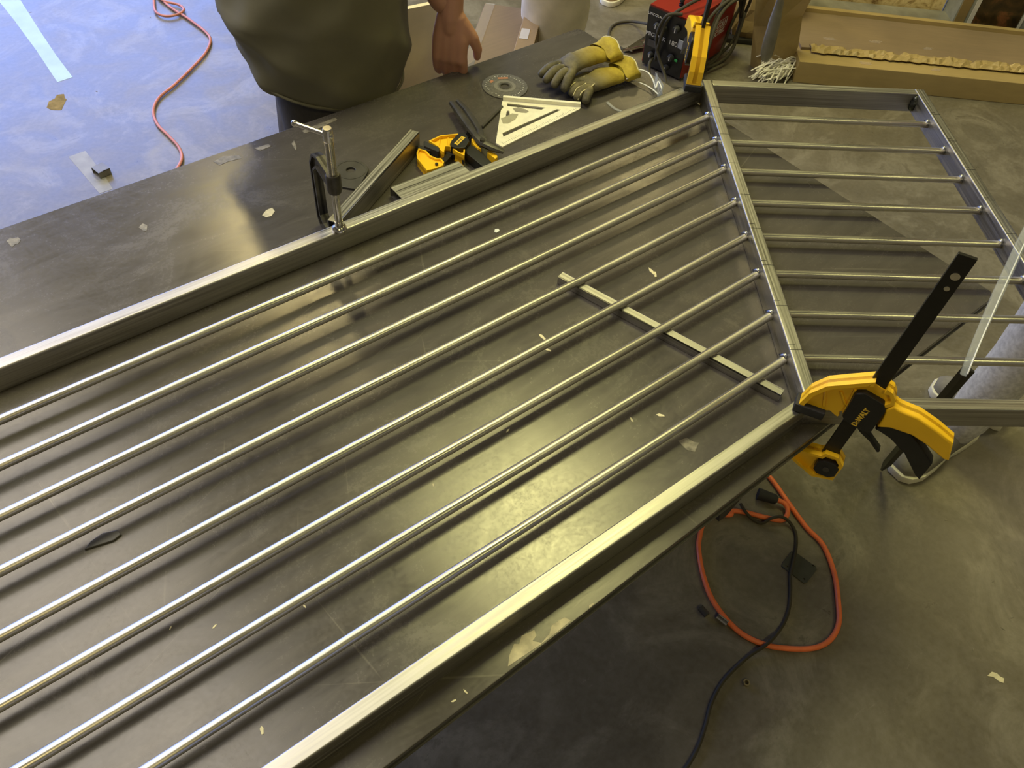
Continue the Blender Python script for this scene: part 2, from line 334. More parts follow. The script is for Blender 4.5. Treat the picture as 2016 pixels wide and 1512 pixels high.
patch('stain', [(-1.0908, 3.0248, 0.0000), (-1.0699, 3.0625, 0.0000), (-1.0433, 3.0714, 0.0000), (-1.0281, 3.0922, 0.0000), (-1.0029, 3.0850, 0.0000), (-1.0099, 3.0545, 0.0000), (-1.0090, 3.0409, 0.0000), (-1.0255, 3.0170, 0.0000), (-1.0511, 2.9783, 0.0000), (-1.0716, 2.9914, 0.0000), (-1.0830, 3.0029, 0.0000)], M['stain'], parent=fl)
patch('stain', [(0.4955, 0.5609, 0.0000), (0.5628, 0.5490, 0.0000), (0.4990, 0.4784, 0.0000)], M['stain'], 0.0004, parent=fl)

# ------------------------------------------------------------------ work table
tb = thing('work_table', 'large dark steel plate work table with worn scratched top carrying the welded railing', 'table', (-1.3, 0.63, 0))
def on(o): o.location = Vector(o.location) - Vector(tb.location); return o
bm = B(); prism(bm, [(-2.7, 0), (-0.012, 0), (0, 0.012), (0, 1.26311 - 0.014), (-0.006, 1.26311 - 0.004), (-0.018, 1.26311), (-2.7, 1.26311)], TT - 0.010, TT, bev=0.0012)
on(obj('table_top', bm, M['table'], tb))
bm = B()
for y0, y1 in ((0.0015, 0.046), (1.26311 - 0.062, 1.26311 - 0.018)): box(bm, (-1.35, (y0 + y1) / 2, TT - 0.0222), (2.69, y1 - y0, 0.0236))
for x in (-2.62, -1.8, -1.0, -0.06): box(bm, (x, 1.26311 / 2, TT - 0.0285), (0.044, 1.26311 - 0.04, 0.0234))
on(obj('under_frame', bm, M['frame'], tb))
bm = B(); box(bm, (-1.35, 0.0005, TT - 0.0265), (2.69, 0.003, 0.0016))
on(obj('frame_lip', bm, M['tube'], tb))
for x in (-2.2, -0.42):
    for y in (0.42, 0.95):
        bm = B(); box(bm, (x, y, (TT - 0.034) / 2), (0.06, 0.06, TT - 0.034)); on(obj('leg', bm, M['frame'], tb))
bm = B(); prism(bm, [(-0.80, TT - 0.034), (-0.69, TT - 0.034), (-0.755, TT - 0.115), (-0.775, TT - 0.115)], 0.012, 0.020, 'Y'); on(obj('gusset', bm, M['frame'], tb))
# pale scraped marks and dried residue on the table
def tpatch(name, pts, m, th=0.0005): on(patch(name, pts, m, th, tb, TT))
tpatch('residue', [(-1.2490, 0.0060, 0.8000), (-1.2378, 0.0167, 0.8000), (-1.2232, 0.0251, 0.8000), (-1.2177, 0.0209, 0.8000), (-1.2077, 0.0277, 0.8000), (-1.1977, 0.0255, 0.8000), (-1.1881, 0.0238, 0.8000), (-1.1915, 0.0154, 0.8000), (-1.2005, 0.0132, 0.8000), (-1.1923, 0.0034, 0.8000), (-1.1750, 0.0066, 0.8000), (-1.1652, 0.0138, 0.8000), (-1.1524, 0.0134, 0.8000), (-1.1427, 0.0116, 0.8000), (-1.1388, 0.0031, 0.8000), (-1.1668, 0.0022, 0.8000), (-1.1984, 0.0027, 0.8000)], M['pale'])
tpatch('residue', [(-1.1030, 0.0043, 0.8000), (-1.0975, 0.0040, 0.8000), (-1.0945, 0.0018, 0.8000), (-1.1061, 0.0009, 0.8000)], M['pale'])
tpatch('residue', [(-0.7898, 0.1299, 0.8000), (-0.7734, 0.1256, 0.8000), (-0.7705, 0.1133, 0.8000), (-0.7644, 0.1063, 0.8000), (-0.7836, 0.0976, 0.8000), (-0.7916, 0.1084, 0.8000)], M['dust'])
tpatch('residue', [(-1.5012, 1.2205, 0.8000), (-1.4926, 1.2271, 0.8000), (-1.4890, 1.2211, 0.8000), (-1.4800, 1.2203, 0.8000), (-1.4791, 1.2090, 0.8000), (-1.4862, 1.2014, 0.8000), (-1.4912, 1.2031, 0.8000), (-1.4984, 1.1976, 0.8000)], M['dust'])
tpatch('residue', [(-1.2861, 1.1230, 0.8000), (-1.2749, 1.1302, 0.8000), (-1.2702, 1.1196, 0.8000), (-1.2771, 1.1058, 0.8000), (-1.2822, 1.1056, 0.8000)], M['dust'])
tpatch('residue', [(-1.0734, 1.0243, 0.8000), (-1.0592, 1.0341, 0.8000), (-1.0454, 1.0346, 0.8000), (-1.0466, 1.0217, 0.8000), (-1.0585, 1.0123, 0.8000), (-1.0698, 1.0142, 0.8000)], M['pale'])
tpatch('residue', [(-0.9050, 1.2088, 0.8000), (-0.8939, 1.2176, 0.8000), (-0.9024, 1.1911, 0.8000), (-0.9089, 1.1817, 0.8000), (-0.9088, 1.1885, 0.8000)], M['dust'])
tpatch('residue', [(-0.8616, 1.2388, 0.8000), (-0.8135, 1.2435, 0.8000), (-0.7732, 1.2444, 0.8000), (-0.7736, 1.2348, 0.8000), (-0.8198, 1.2283, 0.8000), (-0.8618, 1.2271, 0.8000)], M['dust'])
tpatch('residue', [(-1.0735, 1.2412, 0.8000), (-1.0478, 1.2462, 0.8000), (-1.0195, 1.2320, 0.8000), (-1.0192, 1.2185, 0.8000), (-1.0471, 1.2238, 0.8000), (-1.0694, 1.2212, 0.8000)], M['dust'])
tpatch('residue', [(-0.9806, 1.2377, 0.8000), (-0.9481, 1.2346, 0.8000), (-0.9462, 1.2243, 0.8000), (-0.9741, 1.2222, 0.8000)], M['dust'])

# ------------------------------------------------------------------ the welded railing
t1, t2, t3 = -0.02241, 0.92178, -0.64475
h, tw = 0.0490, 0.0242
n1 = Vector((-sin(t1), cos(t1))); u1 = Vector((cos(t1), sin(t1)))
m2 = Vector((sin(t2), -cos(t2))); k3 = Vector((-sin(t3), cos(t3))); u3 = Vector((cos(t3), sin(t3)))
aA, aB, cC, cF, dD, dE = 0.84336, 0.01617, -0.49307, 0.07375, 0.68398, -0.33253
s0, sp, q0, qp = 0.74425, 0.08879, 0.56500, 0.10966
def isect(na, ca, nb, cb):
    det = na.x * nb.y - na.y * nb.x
    return Vector(((ca * nb.y - cb * na.y) / det, (na.x * cb - nb.x * ca) / det))
XL = Vector((1, 0)); xl = -2.42
rail = thing('steel_railing', 'bare steel railing of two barred panels lying on the work table', 'railing', (-0.4, 0.3, TT))
def onr(o): o.location = Vector(o.location) - Vector(rail.location); return o
def rtube(name, pts, m):
    """square tube section as a plan outline, with its mesh x-axis along the tube for the brushed grain"""
    bm = B(); prism(bm, pts, TT, TT + h, bev=0.0028, seg=3); o = onr(obj(name, bm, m, rail, smooth=True)); return o
def grain(o, ang):
    # turn the object frame so that object-space grain follows the tube
    me = o.data; rm = Matrix.Rotation(-ang, 4, 'Z'); me.transform(rm); o.rotation_euler = (0, 0, ang); return o
def grained(name, pts, ang, m):
    bm = B(); rm = Matrix.Rotation(-ang, 4, 'Z'); q = [rm @ Vector((p.x, p.y, 0)) for p in pts]
    prism(bm, [(v.x, v.y) for v in q], TT, TT + h, bev=0.0028, seg=3)
    o = obj(name, bm, m, rail, smooth=True); o.rotation_euler = (0, 0, ang); o.location = -Vector(rail.location); return o
for lo in (aA - tw, aB):
    grained('rail', [isect(n1, lo, XL, xl), isect(n1, lo, m2, cC), isect(n1, lo + tw, m2, cC), isect(n1, lo + tw, XL, xl)], t1, M['tube'])
post_c = grained('post', [isect(m2, cC, k3, dE), isect(m2, cC + tw, k3, dE), isect(m2, cC + tw, k3, dD), isect(m2, cC, k3, dD)], t2, M['tube'])
post_f = grained('post', [isect(m2, cF - tw, k3, dE), isect(m2, cF, k3, dE), isect(m2, cF, k3, dD), isect(m2, cF - tw, k3, dD)], t2, M['tube'])
for lo in (dD - tw, dE):
    grained('rail', [isect(k3, lo, m2, cC + tw), isect(k3, lo, m2, cF - tw), isect(k3, lo + tw, m2, cF - tw), isect(k3, lo + tw, m2, cC + tw)], t3, M['tube'])
grained('post', [isect(n1, aB + tw, XL, xl), isect(n1, aB + tw, XL, xl + tw), isect(n1, aA - tw, XL, xl + tw), isect(n1, aA - tw, XL, xl)], pi / 2, M['tube'])
ZB, RB = TT + h / 2, 0.0078
def rod(a, b, ang, welds, mat='bar'):
    L = (b - a).length; bm = B(); tube(bm, [(0, 0, 0), (L, 0, 0)], RB, 14)
    o = obj('bar', bm, M[mat], rail, smooth=True); o.location = Vector((a.x, a.y, ZB)) - Vector(rail.location); o.rotation_euler = (0, 0, ang)
    for x in welds:
        bm = B()
        g = bmesh.ops.create_icosphere(bm, subdivisions=2, radius=1.0)
        for v in g['verts']:
            j = 1 + 0.22 * sin(v.co.y * 7 + x) * cos(v.co.z * 6); v.co = Vector((v.co.x * 0.0055, v.co.y * 0.0102 * j, v.co.z * 0.0100 * j))
        wb = obj('weld_bead', bm, M['weld'], o, smooth='all'); wb.location = (x * L + (-0.003 if x else 0.003), 0.002, 0.0022)
for i in range(8):
    A, B_ = [((-1.6427, 0.7766, 0.8245), (-0.3725, 0.7492, 0.8245)), ((-1.6694, 0.6914, 0.8245), (-0.1338, 0.6621, 0.8245)), ((-1.6964, 0.6054, 0.8245), (-0.2253, 0.5787, 0.8245)), ((-1.7236, 0.5188, 0.8245), (-0.3271, 0.4859, 0.8245)), ((-1.7525, 0.4267, 0.8245), (-0.4228, 0.3987, 0.8245)), ((-1.7804, 0.3378, 0.8245), (-0.5189, 0.3111, 0.8245)), ((-1.7843, 0.2516, 0.8245), (-0.6158, 0.2228, 0.8245)), ((-1.6684, 0.1620, 0.8245), (-0.7096, 0.1372, 0.8245))][i]
    A, B_ = Vector(A[:2]), Vector(B_[:2]); d = (B_ - A).normalized(); nb = Vector((-d.y, d.x)); c = nb.dot(A)
    a = isect(nb, c, XL, xl + tw); b = isect(nb, c, m2, cC); rod(a, b, math.atan2(d.y, d.x), (1,))
for i in range(8):
    c = q0 - i * qp; a = isect(k3, c, m2, cC + tw); b = isect(k3, c, m2, cF - tw); rod(a, b, t3, (1,), 'bar_bright')
wc_ = isect(m2, cF - tw, k3, dD - tw)
bm = B(); g = bmesh.ops.create_icosphere(bm, subdivisions=3, radius=1.0)
for v in g['verts']:
    j = 1 + .3 * sin(v.co.z * 11) * cos(v.co.x * 9); v.co = Vector((v.co.x * .011 * j, v.co.y * .011 * j, v.co.z * .021))
o = obj('weld_bead', bm, simple('dark_corner_weld', (0.07, 0.075, 0.07), .3, .8, .5, 200), rail, smooth='all'); o.location = Vector((wc_.x - .001, wc_.y - .001, TT + h / 2)) - Vector(rail.location)
# scribed layout marks across the two upright tubes
def marks(post, lo, pairs):
    for c, full in pairs:
        bm = B(); a = isect(m2, lo + 0.001, k3, c); b = isect(m2, lo + (tw - 0.001 if full else 0.012), k3, c)
        tube(bm, [(a.x, a.y, TT + h), (b.x, b.y, TT + h)], 0.0006, 4); o = obj('layout_mark', bm, M['ink'], post); o.parent = post
        o.matrix_parent_inverse = Matrix.Identity(4)
        o.matrix_local = post.matrix_basis.inverted() @ Matrix.Translation(-Vector(rail.location))
rail_pairs = [(q0 - i * qp - 0.003, True) for i in range(8)] + [(q0 - i * qp + 0.010, False) for i in range(4, 8)]
marks(post_c, cC, rail_pairs)
marks(post_f, cF - tw, [(q0 - i * qp + s_, f_2) for i in range(8) for s_, f_2 in ((0.006, True), (0.014, False))])

# ------------------------------------------------------------------ quick bar clamps (outline measured in the clamp's own plane: s along the throat, z up)
def clamp(label, mat, bar_top=0.37, bar_bot=-0.105, low=-0.06, group=None, cat='clamp', lean=0.030, thick=1.0):
    t = thing('bar_clamp', label, cat, mat=mat); t.scale = (1, thick, 1)
    body = [(-0.0863, 0.0210), (-0.0804, 0.0487), (-0.0625, 0.0774), (-0.0330, 0.0991), (-0.0039, 0.1200), (-0.0022, 0.1093), (0.0159, 0.1034), (0.0163, 0.1134), (0.0271, 0.1091), (0.0354, 0.0972), (0.0378, 0.0869), (0.0477, 0.0820), (0.0586, 0.0808), (0.0786, 0.0797), (0.1112, 0.0676), (0.1422, 0.0521), (0.1535, 0.0141), (0.1456, 0.0125), (0.1097, 0.0305), (0.0847, 0.0390), (0.0517, 0.0381), (0.0347, 0.0300), (0.0330, 0.0106), (0.0007, 0.0118), (-0.0140, 0.0213), (-0.0215, 0.0282), (-0.0257, 0.0246), (-0.0218, 0.0178), (-0.0232, 0.0124), (-0.0299, 0.0153), (-0.0388, 0.0203), (-0.0498, 0.0139), (-0.0502, 0.0090)]
    bm = B(); prism(bm, body, -0.0045, 0.0045, 'Y', bev=0.001); j = obj('sliding_jaw', bm, M['yellow'], t, smooth=True)
    bm = B(); rim = [(-0.0863, 0.0210), (-0.0804, 0.0487), (-0.0625, 0.0774), (-0.0330, 0.0991), (-0.0039, 0.1200), (-0.0022, 0.1093), (0.0159, 0.1034), (0.0163, 0.1134), (0.0271, 0.1091), (0.0354, 0.0972), (0.0378, 0.0869)]
    ribbon(bm, rim[:6], 0.0075, -0.0125, 0.0125, closed=False)
    ribbon(bm, [(-0.0863, 0.0210), (-0.0502, 0.0090)], 0.004, -0.0125, 0.0125, closed=False)
    ribbon(bm, [(0.0159, 0.1034), (0.0163, 0.1134), (0.0271, 0.1091), (0.0354, 0.0972), (0.0378, 0.0869), (0.0299, 0.0759)][::-1], 0.006, -0.0125, 0.0125, closed=False)
    for a, b in (((-0.0600, 0.0613), (-0.0504, 0.0271)), ((-0.0390, 0.0709), (-0.0233, 0.0473)), ((-0.0221, 0.0847), (-0.0186, 0.0277)), ((-0.0848, 0.0230), (-0.0607, 0.0652))):
        tube(bm, [(a[0], -0.006, a[1]), (b[0], -0.006, b[1])], 0.002, 6); tube(bm, [(a[0], 0.006, a[1]), (b[0], 0.006, b[1])], 0.002, 6)
    obj('rib', bm, M['yellow'], j, smooth=True)
    grip = [(0.0311, 0.0745), (0.0378, 0.0869), (0.0477, 0.0820), (0.0586, 0.0808), (0.0786, 0.0797), (0.1112, 0.0676), (0.1422, 0.0521), (0.1535, 0.0141), (0.1456, 0.0125), (0.1097, 0.0305), (0.0847, 0.0390), (0.0517, 0.0381), (0.0347, 0.0300), (0.0345, 0.0502)]
    bm = B(); prism(bm, grip, -0.014, 0.014, 'Y', bev=0.004, seg=3); obj('handle', bm, M['yellow'], t, smooth=True)
    plate = [(-0.0198, 0.0292), (-0.0207, 0.0829), (-0.0181, 0.0865), (-0.0083, 0.0920), (0.0231, 0.0844), (0.0317, 0.0716), (0.0311, 0.0187), (0.0219, 0.0108), (-0.0026, 0.0167), (-0.0140, 0.0213)]
    bm = B(); prism(bm, plate, -0.0155, 0.0155, 'Y', bev=0.0015); pl = obj('housing', bm, M['black'], t, smooth=True)
    a = Vector((0.0028, 0.0188)); b = Vector((0.0078, 0.0631)); c = (a + b) / 2; d = (b - a); L = d.length * 1.06; ang = math.atan2(d.y, d.x)
    for sd in (-1, 1):
        ex = Vector((d.x, 0, d.y)).normalized() * (1 if sd < 0 else -1); ny = Vector((0, sd, 0)); ey = ny.cross(ex)
        cc = Vector((c.x, sd * 0.0157, c.y))
        text('lettering', 'DeWALT', 0.0120, M['print_y'], pl, mtx(cc, ex, ey, ny), 0.0003, 0.0004, 0.95)
    bm = B(); box(bm, (0, 0, (bar_top + bar_bot) / 2), (0.0245, 0.006, bar_top - bar_bot), bev=0.001)
    br = obj('bar', bm, M['blacksteel'], t, smooth=True); br.rotation_euler = (0, lean, 0)
    for sd in (-1, 1):
        for zz, rr in ((bar_top - 0.034, 0.0062), (bar_top - 0.056, 0.0038)):
            bm = B(); tube(bm, [(0.001, sd * 0.0030, zz), (0.001, sd * 0.0038, zz)], rr, 16); obj('rivet', bm, M['chrome'], br, smooth=True)
    # pads and the fixed jaw
    bm = B(); box(bm, (-0.068, 0, 0.0095), (0.050, 0.030, 0.018), bev=0.003); obj('pad', bm, M['rubber'], t, smooth=True)
    fj = [(-0.088, low), (-0.060, low - 0.004), (-0.014, low + 0.004), (-0.010, low + 0.014), (0.012, low + 0.014), (0.026, low - 0.002), (0.024, low - 0.046), (-0.010, low - 0.056), (-0.040, low - 0.040), (-0.086, low - 0.012)]
    bm = B(); prism(bm, fj, -0.0045, 0.0045, 'Y', bev=0.001); fx = obj('fixed_jaw', bm, M['yellow'], t, smooth=True)
    bm = B(); ribbon(bm, fj, 0.006, -0.0125, 0.0125); obj('rim', bm, M['yellow'], fx, smooth=True)
    bm = B(); cx, cz, q = 0.004, low - 0.022, 0.0185
    prism(bm, [(cx - q, cz - q * .55), (cx - q, cz + q * .55), (cx - q * .55, cz + q), (cx + q * .55, cz + q), (cx + q, cz + q * .55), (cx + q, cz - q * .55), (cx + q * .55, cz - q), (cx - q * .55, cz - q)], -0.015, 0.015, 'Y', bev=0.001)
    cp = obj('end_cap', bm, M['black'], fx, smooth=True)
    bm = B(); tube(bm, [(cx, -0.0165, cz), (cx, 0.0165, cz)], 0.0055, 16); obj('screw', bm, M['plate'], cp, smooth=True)
    bm = B(); box(bm, (-0.071, 0, low - 0.0025), (0.038, 0.026, 0.012), bev=0.003); obj('pad', bm, M['rubber'], t, smooth=True)
    trig = [(0.0350, 0.0210), (0.0408, 0.0349), (0.0513, 0.0390), (0.0836, 0.0383), (0.1058, 0.0211), (0.1382, -0.0092), (0.1387, -0.0224), (0.1384, -0.0555), (0.1287, -0.0493), (0.0931, -0.0084), (0.0624, 0.0124), (0.0447, 0.0189)]
    bm = B(); prism(bm, trig, -0.011, 0.011, 'Y', bev=0.003, seg=2); obj('trigger', bm, M['black'], t, smooth=True)
    rel = [(0.0141, 0.0025), (0.0258, 0.0027), (0.0380, -0.0052), (0.0613, -0.0265), (0.0621, -0.0304), (0.0590, -0.0329), (0.0388, -0.0142), (0.0204, -0.0030)]
    bm = B(); prism(bm, rel, -0.006, 0.006, 'Y', bev=0.001); obj('release_lever', bm, M['black'], t, smooth=True)
    return t
def clampm(o, ex, z=TT + h, tilt=0.0):
    ex = Vector((ex[0], ex[1], 0)).normalized(); ez = Vector((0, 0, 1)); ey = ez.cross(ex)
    return mtx((o[0], o[1], z), ex, ey, ez) @ Matrix.Rotation(tilt, 4, 'Y')
clamp('yellow and black bar clamp on the near table corner, bar standing up', clampm((-0.570, -0.033), (.456, -.89)), low=-0.0870)
clamp('yellow and black bar clamp seen end-on, clamping the far railing corner by the welder', clampm((0.020, 0.880), (.70, .71), z=TT + h + 0.0085, tilt=-0.12), low=-0.0870, thick=1.35)

# ------------------------------------------------------------------ steel stock lying on the table
def stock(name, label, a, b, wy, hz, z0, m=None, group=None, wall=0.002):
    """hollow rectangular tube from a to b (centre line), width wy, height hz, bottom at z0"""
    a = Vector((a[0], a[1], 0)); b = Vector((b[0], b[1], 0)); d = b - a; L = d.length; ang = math.atan2(d.y, d.x)
    bm = B(); o2 = [(-wy / 2, 0), (wy / 2, 0), (wy / 2, hz), (-wy / 2, hz)]; i2 = [(x * (1 - 2 * wall / wy), wall + z * (1 - 2 * wall / hz)) for x, z in o2]
    rings = []
    for x in (0, L): rings.append([[bm.verts.new((x, p[0], p[1])) for p in q] for q in (o2, i2)])
    for k in range(4):
        j = (k + 1) % 4
        bm.faces.new((rings[0][0][k], rings[0][0][j], rings[1][0][j], rings[1][0][k]))
        bm.faces.new((rings[0][1][k], rings[1][1][k], rings[1][1][j], rings[0][1][j]))
        for r in rings: bm.faces.new((r[0][k], r[1][k], r[1][j], r[0][j]))
    es = [e for e in bm.edges if abs((e.verts[0].co - e.verts[1].co).x) > L * .9 and min(abs(v.co.z) for v in e.verts) in (0,) or (abs((e.verts[0].co - e.verts[1].co).x) > L * .9 and abs(e.verts[0].co.z - hz) < 1e-6)]
    bmesh.ops.bevel(bm, geom=es, offset=min(0.0025, hz * .12), segments=3, affect='EDGES', profile=0.5)
    o = obj(name, bm, m or M['tube'], smooth=True); o.location = (a.x, a.y, z0); o.rotation_euler = (0, 0, ang)
    return tag(o, label, 'steel tube', group)
stock('steel_tube_offcut', 'long rectangular steel tube offcut lying on edge beside the C-clamp', (-0.9938, 0.8752, 0.8490), (-0.6908, 1.0415, 0.8490), 0.0245, 0.049, TT)
stock('steel_tube_offcut', 'short rectangular steel tube offcut lying flat against the railing, below the yellow clamp', (-0.8277, 0.9084, 0.8245), (-0.6571, 0.9037, 0.8245), 0.049, 0.0245, TT)
_st = [o_ for o_ in COL.objects if o_.name.startswith('steel_tube_offcut')][-1]; bm = B(); box(bm, (.085, .004, .0246), (.165, .0022, .0004)); obj('weld_seam', bm, M['plate'], _st)
stock('square_steel_tube', 'thin square steel tube lying on the table under the railing bars', (-0.7012, 0.5339, 0.8190), (-0.5785, 0.0871, 0.8190), 0.0185, 0.0185, TT)
stock('steel_tube_offcut', 'tiny rectangular steel tube offcut standing on the bluish floor behind the table', (-1.0962, 2.5022, 0.0000), (-1.0528, 2.5097, 0.0000), 0.049, 0.026, 0.0, m=simple('dull_grey_steel', (0.20, 0.19, 0.165), 0.5, 0.4))

# ------------------------------------------------------------------ screw C-clamp on the rail
cc = thing('c_clamp', 'worn steel C-clamp standing on the far rail with its sliding handle on top', 'clamp', (-0.996, 0.846, TT + h))
bm = B(); tube(bm, [(0, 0, 0.020), (0, 0, 0.205)], 0.0072, 14)
for k in range(52):
    z = 0.098 + k * 0.0019; tube(bm, [(0, 0, z - .0004), (0, 0, z + 0.0005)], 0.0082, 14)
obj('screw', bm, M['chrome'], cc, smooth=True)
bm = B(); tube(bm, [(0, 0, 0.0), (0, 0, 0.003), (0, 0, 0.008), (0, 0, 0.012), (0, 0, 0.022)], [0.0135, 0.0145, 0.0135, 0.0085, 0.0080], 16); obj('swivel_pad', bm, M['chrome'], cc, smooth=True)
bm = B(); tube(bm, [(0, 0, 0.196), (0, 0, 0.2), (0, 0, 0.219), (0, 0, 0.222)], [0.0078, 0.0088, 0.0088, 0.0075], 16); obj('screw_head', bm, M['chrome'], cc, smooth=True)
ha = Vector((-1.0257, 0.9071, 1.0620)) - Vector((-0.996, 0.846, TT + h)); hb = -ha.normalized() * 0.014; hb.z = 0.2085; ha.z = 0.2085
bm = B(); tube(bm, [ha, hb], 0.0042, 10); ball(bm, ha, 0.0062); ball(bm, hb, 0.0066); obj('handle', bm, M['chrome'], cc, smooth=True)
e_s = Vector((0.10, 0.995, 0)).normalized(); fm = mtx((0, 0, 0), e_s, Vector((0, 0, 1)).cross(e_s), Vector((0, 0, 1)))
bm = B(); tube(bm, [(0, 0, 0.090), (0, 0, 0.096), (0, 0, 0.124), (0, 0, 0.128)], [0.0125, 0.0140, 0.0140, 0.0120], 18)
arm = [(0.006, 0.126), (0.052, 0.134), (0.076, 0.126), (0.092, 0.100), (0.092, -0.030), (0.082, -0.044), (0.020, -0.044), (0.020, -0.028), (0.062, -0.026), (0.074, -0.014), (0.076, 0.090), (0.062, 0.104), (0.006, 0.094)]
prism(bm, arm, -0.0028, 0.0028, 'Y', m=fm)
ribbon(bm, arm, 0.004, -0.0085, 0.0085, m=fm)
obj('frame', bm, M['castiron'], cc, smooth=True)

# ------------------------------------------------------------------ plate with a hole, abrasive disc
dk = thing('flat_plate', 'dark round-ended flat steel plate with a hole, lying behind the C-clamp', 'plate', (-0.8504, 1.0506, 0.8000))
c0 = Vector((-0.8504, 1.0506, 0.8000)); ol = []
for k in range(15):
    a = radians_ = pi * (-0.12) + k * (pi * 1.24) / 14; ol.append((0.036 * cos(a - 0.55), 0.036 * sin(a - 0.55)))
q1 = Vector((-0.9000, 1.0159, 0.8000)) - c0; q2 = Vector((-0.8748, 0.9867, 0.8000)) - c0
ol = ol[::1]; ol = ol + [(q1.x, q1.y), (q2.x, q2.y)]
holed('plate_body', ol, [circ(0, 0, 0.0105)], 0.005, M['plate'], dk, bev=0.0006)
bm = B(); 
for a0, a1 in ((0.030, 0.033),):
    ribbon(bm, circ(0, 0, 0.033, 28), 0.003, 0.005, 0.0056, axis='Z')
obj('rim', bm, M['plate'], dk)

dc = thing('cutting_disc', 'round grey abrasive cutting disc with worn print beside the work gloves', 'disc', (-0.3586, 1.1379, 0.8000))
holed('disc_body', circ(0, 0, 0.0560, 48), [circ(0, 0, 0.0110)], 0.0024, M['disc'], dc, bev=0.0003)
holed('arbor_ring', circ(0, 0, 0.0140, 32), [circ(0, 0, 0.0112)], 0.0006, M['plate'], dc, loc=(0, 0, 0.0024))
holed('label_ring', circ(0, 0, 0.0270, 32), [circ(0, 0, 0.0187)], 0.0003, simple('grey_label', (0.17, 0.16, 0.13), .6), dc, loc=(0, 0, 0.0024))
pr = random.Random(3)
bm = B()
for k in range(34):
    a = k * 2 * pi / 34 + pr.uniform(-.04, .04); r = 0.0455 + pr.uniform(-.002, .002); s = pr.uniform(.0012, .0028)
    box(bm, (0, 0, 0), (s, 0.0016 + pr.random() * .002, 0.0003), m=Matrix.Translation((r * cos(a), r * sin(a), 0.0026)) @ Matrix.Rotation(a + pi / 2, 4, 'Z'))
obj('printed_ring', bm, M['print_w'], dc)
bm = B(); box(bm, (0, 0, 0), (0.026, 0.007, 0.0003), m=Matrix.Translation((0.018, 0.031, 0.0026)) @ Matrix.Rotation(-0.5, 4, 'Z')); box(bm, (0, 0, 0), (0.011, 0.007, 0.0003), m=Matrix.Translation((-0.016, 0.034, 0.0026)) @ Matrix.Rotation(.4, 4, 'Z'))
obj('printed_label', bm, simple('faded_orange_print', (0.42, 0.17, 0.08), .6), dc)

# ------------------------------------------------------------------ speed square
so = Vector((-0.4001, 0.9964, 0.8000)); sq = thing('speed_square', 'pale aluminium triangular speed square with slots lying on the table', 'square', so)
def sl(*ps): return [(p[0] - so.x, p[1] - so.y) for p in ps]
holed('blade', sl((-0.4057, 1.0885, 0.8035), (-0.2635, 0.9637, 0.8035), (-0.2690, 0.9594, 0.8035), (-0.5233, 0.9393, 0.8035), (-0.5262, 0.9599, 0.8035)),
      [sl((-0.4029, 1.0724, 0.8035), (-0.3371, 1.0081, 0.8035), (-0.3510, 1.0067, 0.8035), (-0.4104, 1.0629, 0.8035)), sl((-0.4899, 0.9816, 0.8035), (-0.3185, 0.9885, 0.8035), (-0.3106, 0.9808, 0.8035), (-0.4968, 0.9692, 0.8035)), sl((-0.4237, 1.0482, 0.8035), (-0.4185, 1.0449, 0.8035), (-0.4349, 1.0225, 0.8035), (-0.4423, 1.0247, 0.8035), (-0.4391, 1.0327, 0.8035), (-0.4300, 1.0421, 0.8035))][::1], 0.0035, M['alu'], sq)
fa, fb = Vector((-0.4046, 1.0882, 0.8060)) - so, Vector((-0.2636, 0.9641, 0.8060)) - so; fd = (fb - fa); fl_ = math.hypot(fd.x, fd.y); fang = math.atan2(fd.y, fd.x)
bm = B(); box(bm, (fl_ / 2, 0.004, 0.0065), (fl_, 0.0085, 0.013), m=Matrix.Translation((fa.x, fa.y, 0)) @ Matrix.Rotation(fang, 4, 'Z'), bev=0.0012); obj('fence', bm, M['alu'], sq, smooth=True)
bm = B(); ga, gb = Vector((-0.5163, 0.9463, 0.8036)) - so, Vector((-0.2754, 0.9633, 0.8036)) - so; gd = (gb - ga).normalized(); gn = Vector((-gd.y, gd.x, 0))
if gn.dot(-ga) < 0: gn = -gn
for k in range(44):
    p = ga + (gb - ga) * (k + .5) / 44; L = 0.008 if k % 4 == 0 else 0.0045; q = p + gn * L
    tube(bm, [(p.x, p.y, 0.0037), (q.x, q.y, 0.0037)], 0.0004, 4)
obj('scale_marks', bm, simple('grey_engraving', (0.25, 0.23, 0.16), .6), sq)
patch('smudge', sl((-0.4561, 1.0301, 0.8000), (-0.4407, 1.0302, 0.8000), (-0.4205, 1.0324, 0.8000), (-0.4110, 1.0212, 0.8000), (-0.4304, 1.0085, 0.8000), (-0.4550, 1.0045, 0.8000), (-0.4651, 1.0110, 0.8000)), simple('grey_smudge', (0.36, 0.34, 0.24), .6), 0.0003, sq, 0.0036)
patch('smudge', sl((-0.4060, 1.0486, 0.8000), (-0.3919, 1.0448, 0.8000), (-0.3830, 1.0287, 0.8000), (-0.3813, 1.0174, 0.8000), (-0.3905, 1.0157, 0.8000), (-0.4015, 1.0252, 0.8000), (-0.4090, 1.0352, 0.8000)), simple('grey_smudge', (0.28, 0.26, 0.2), .6), 0.0003, sq, 0.0036)

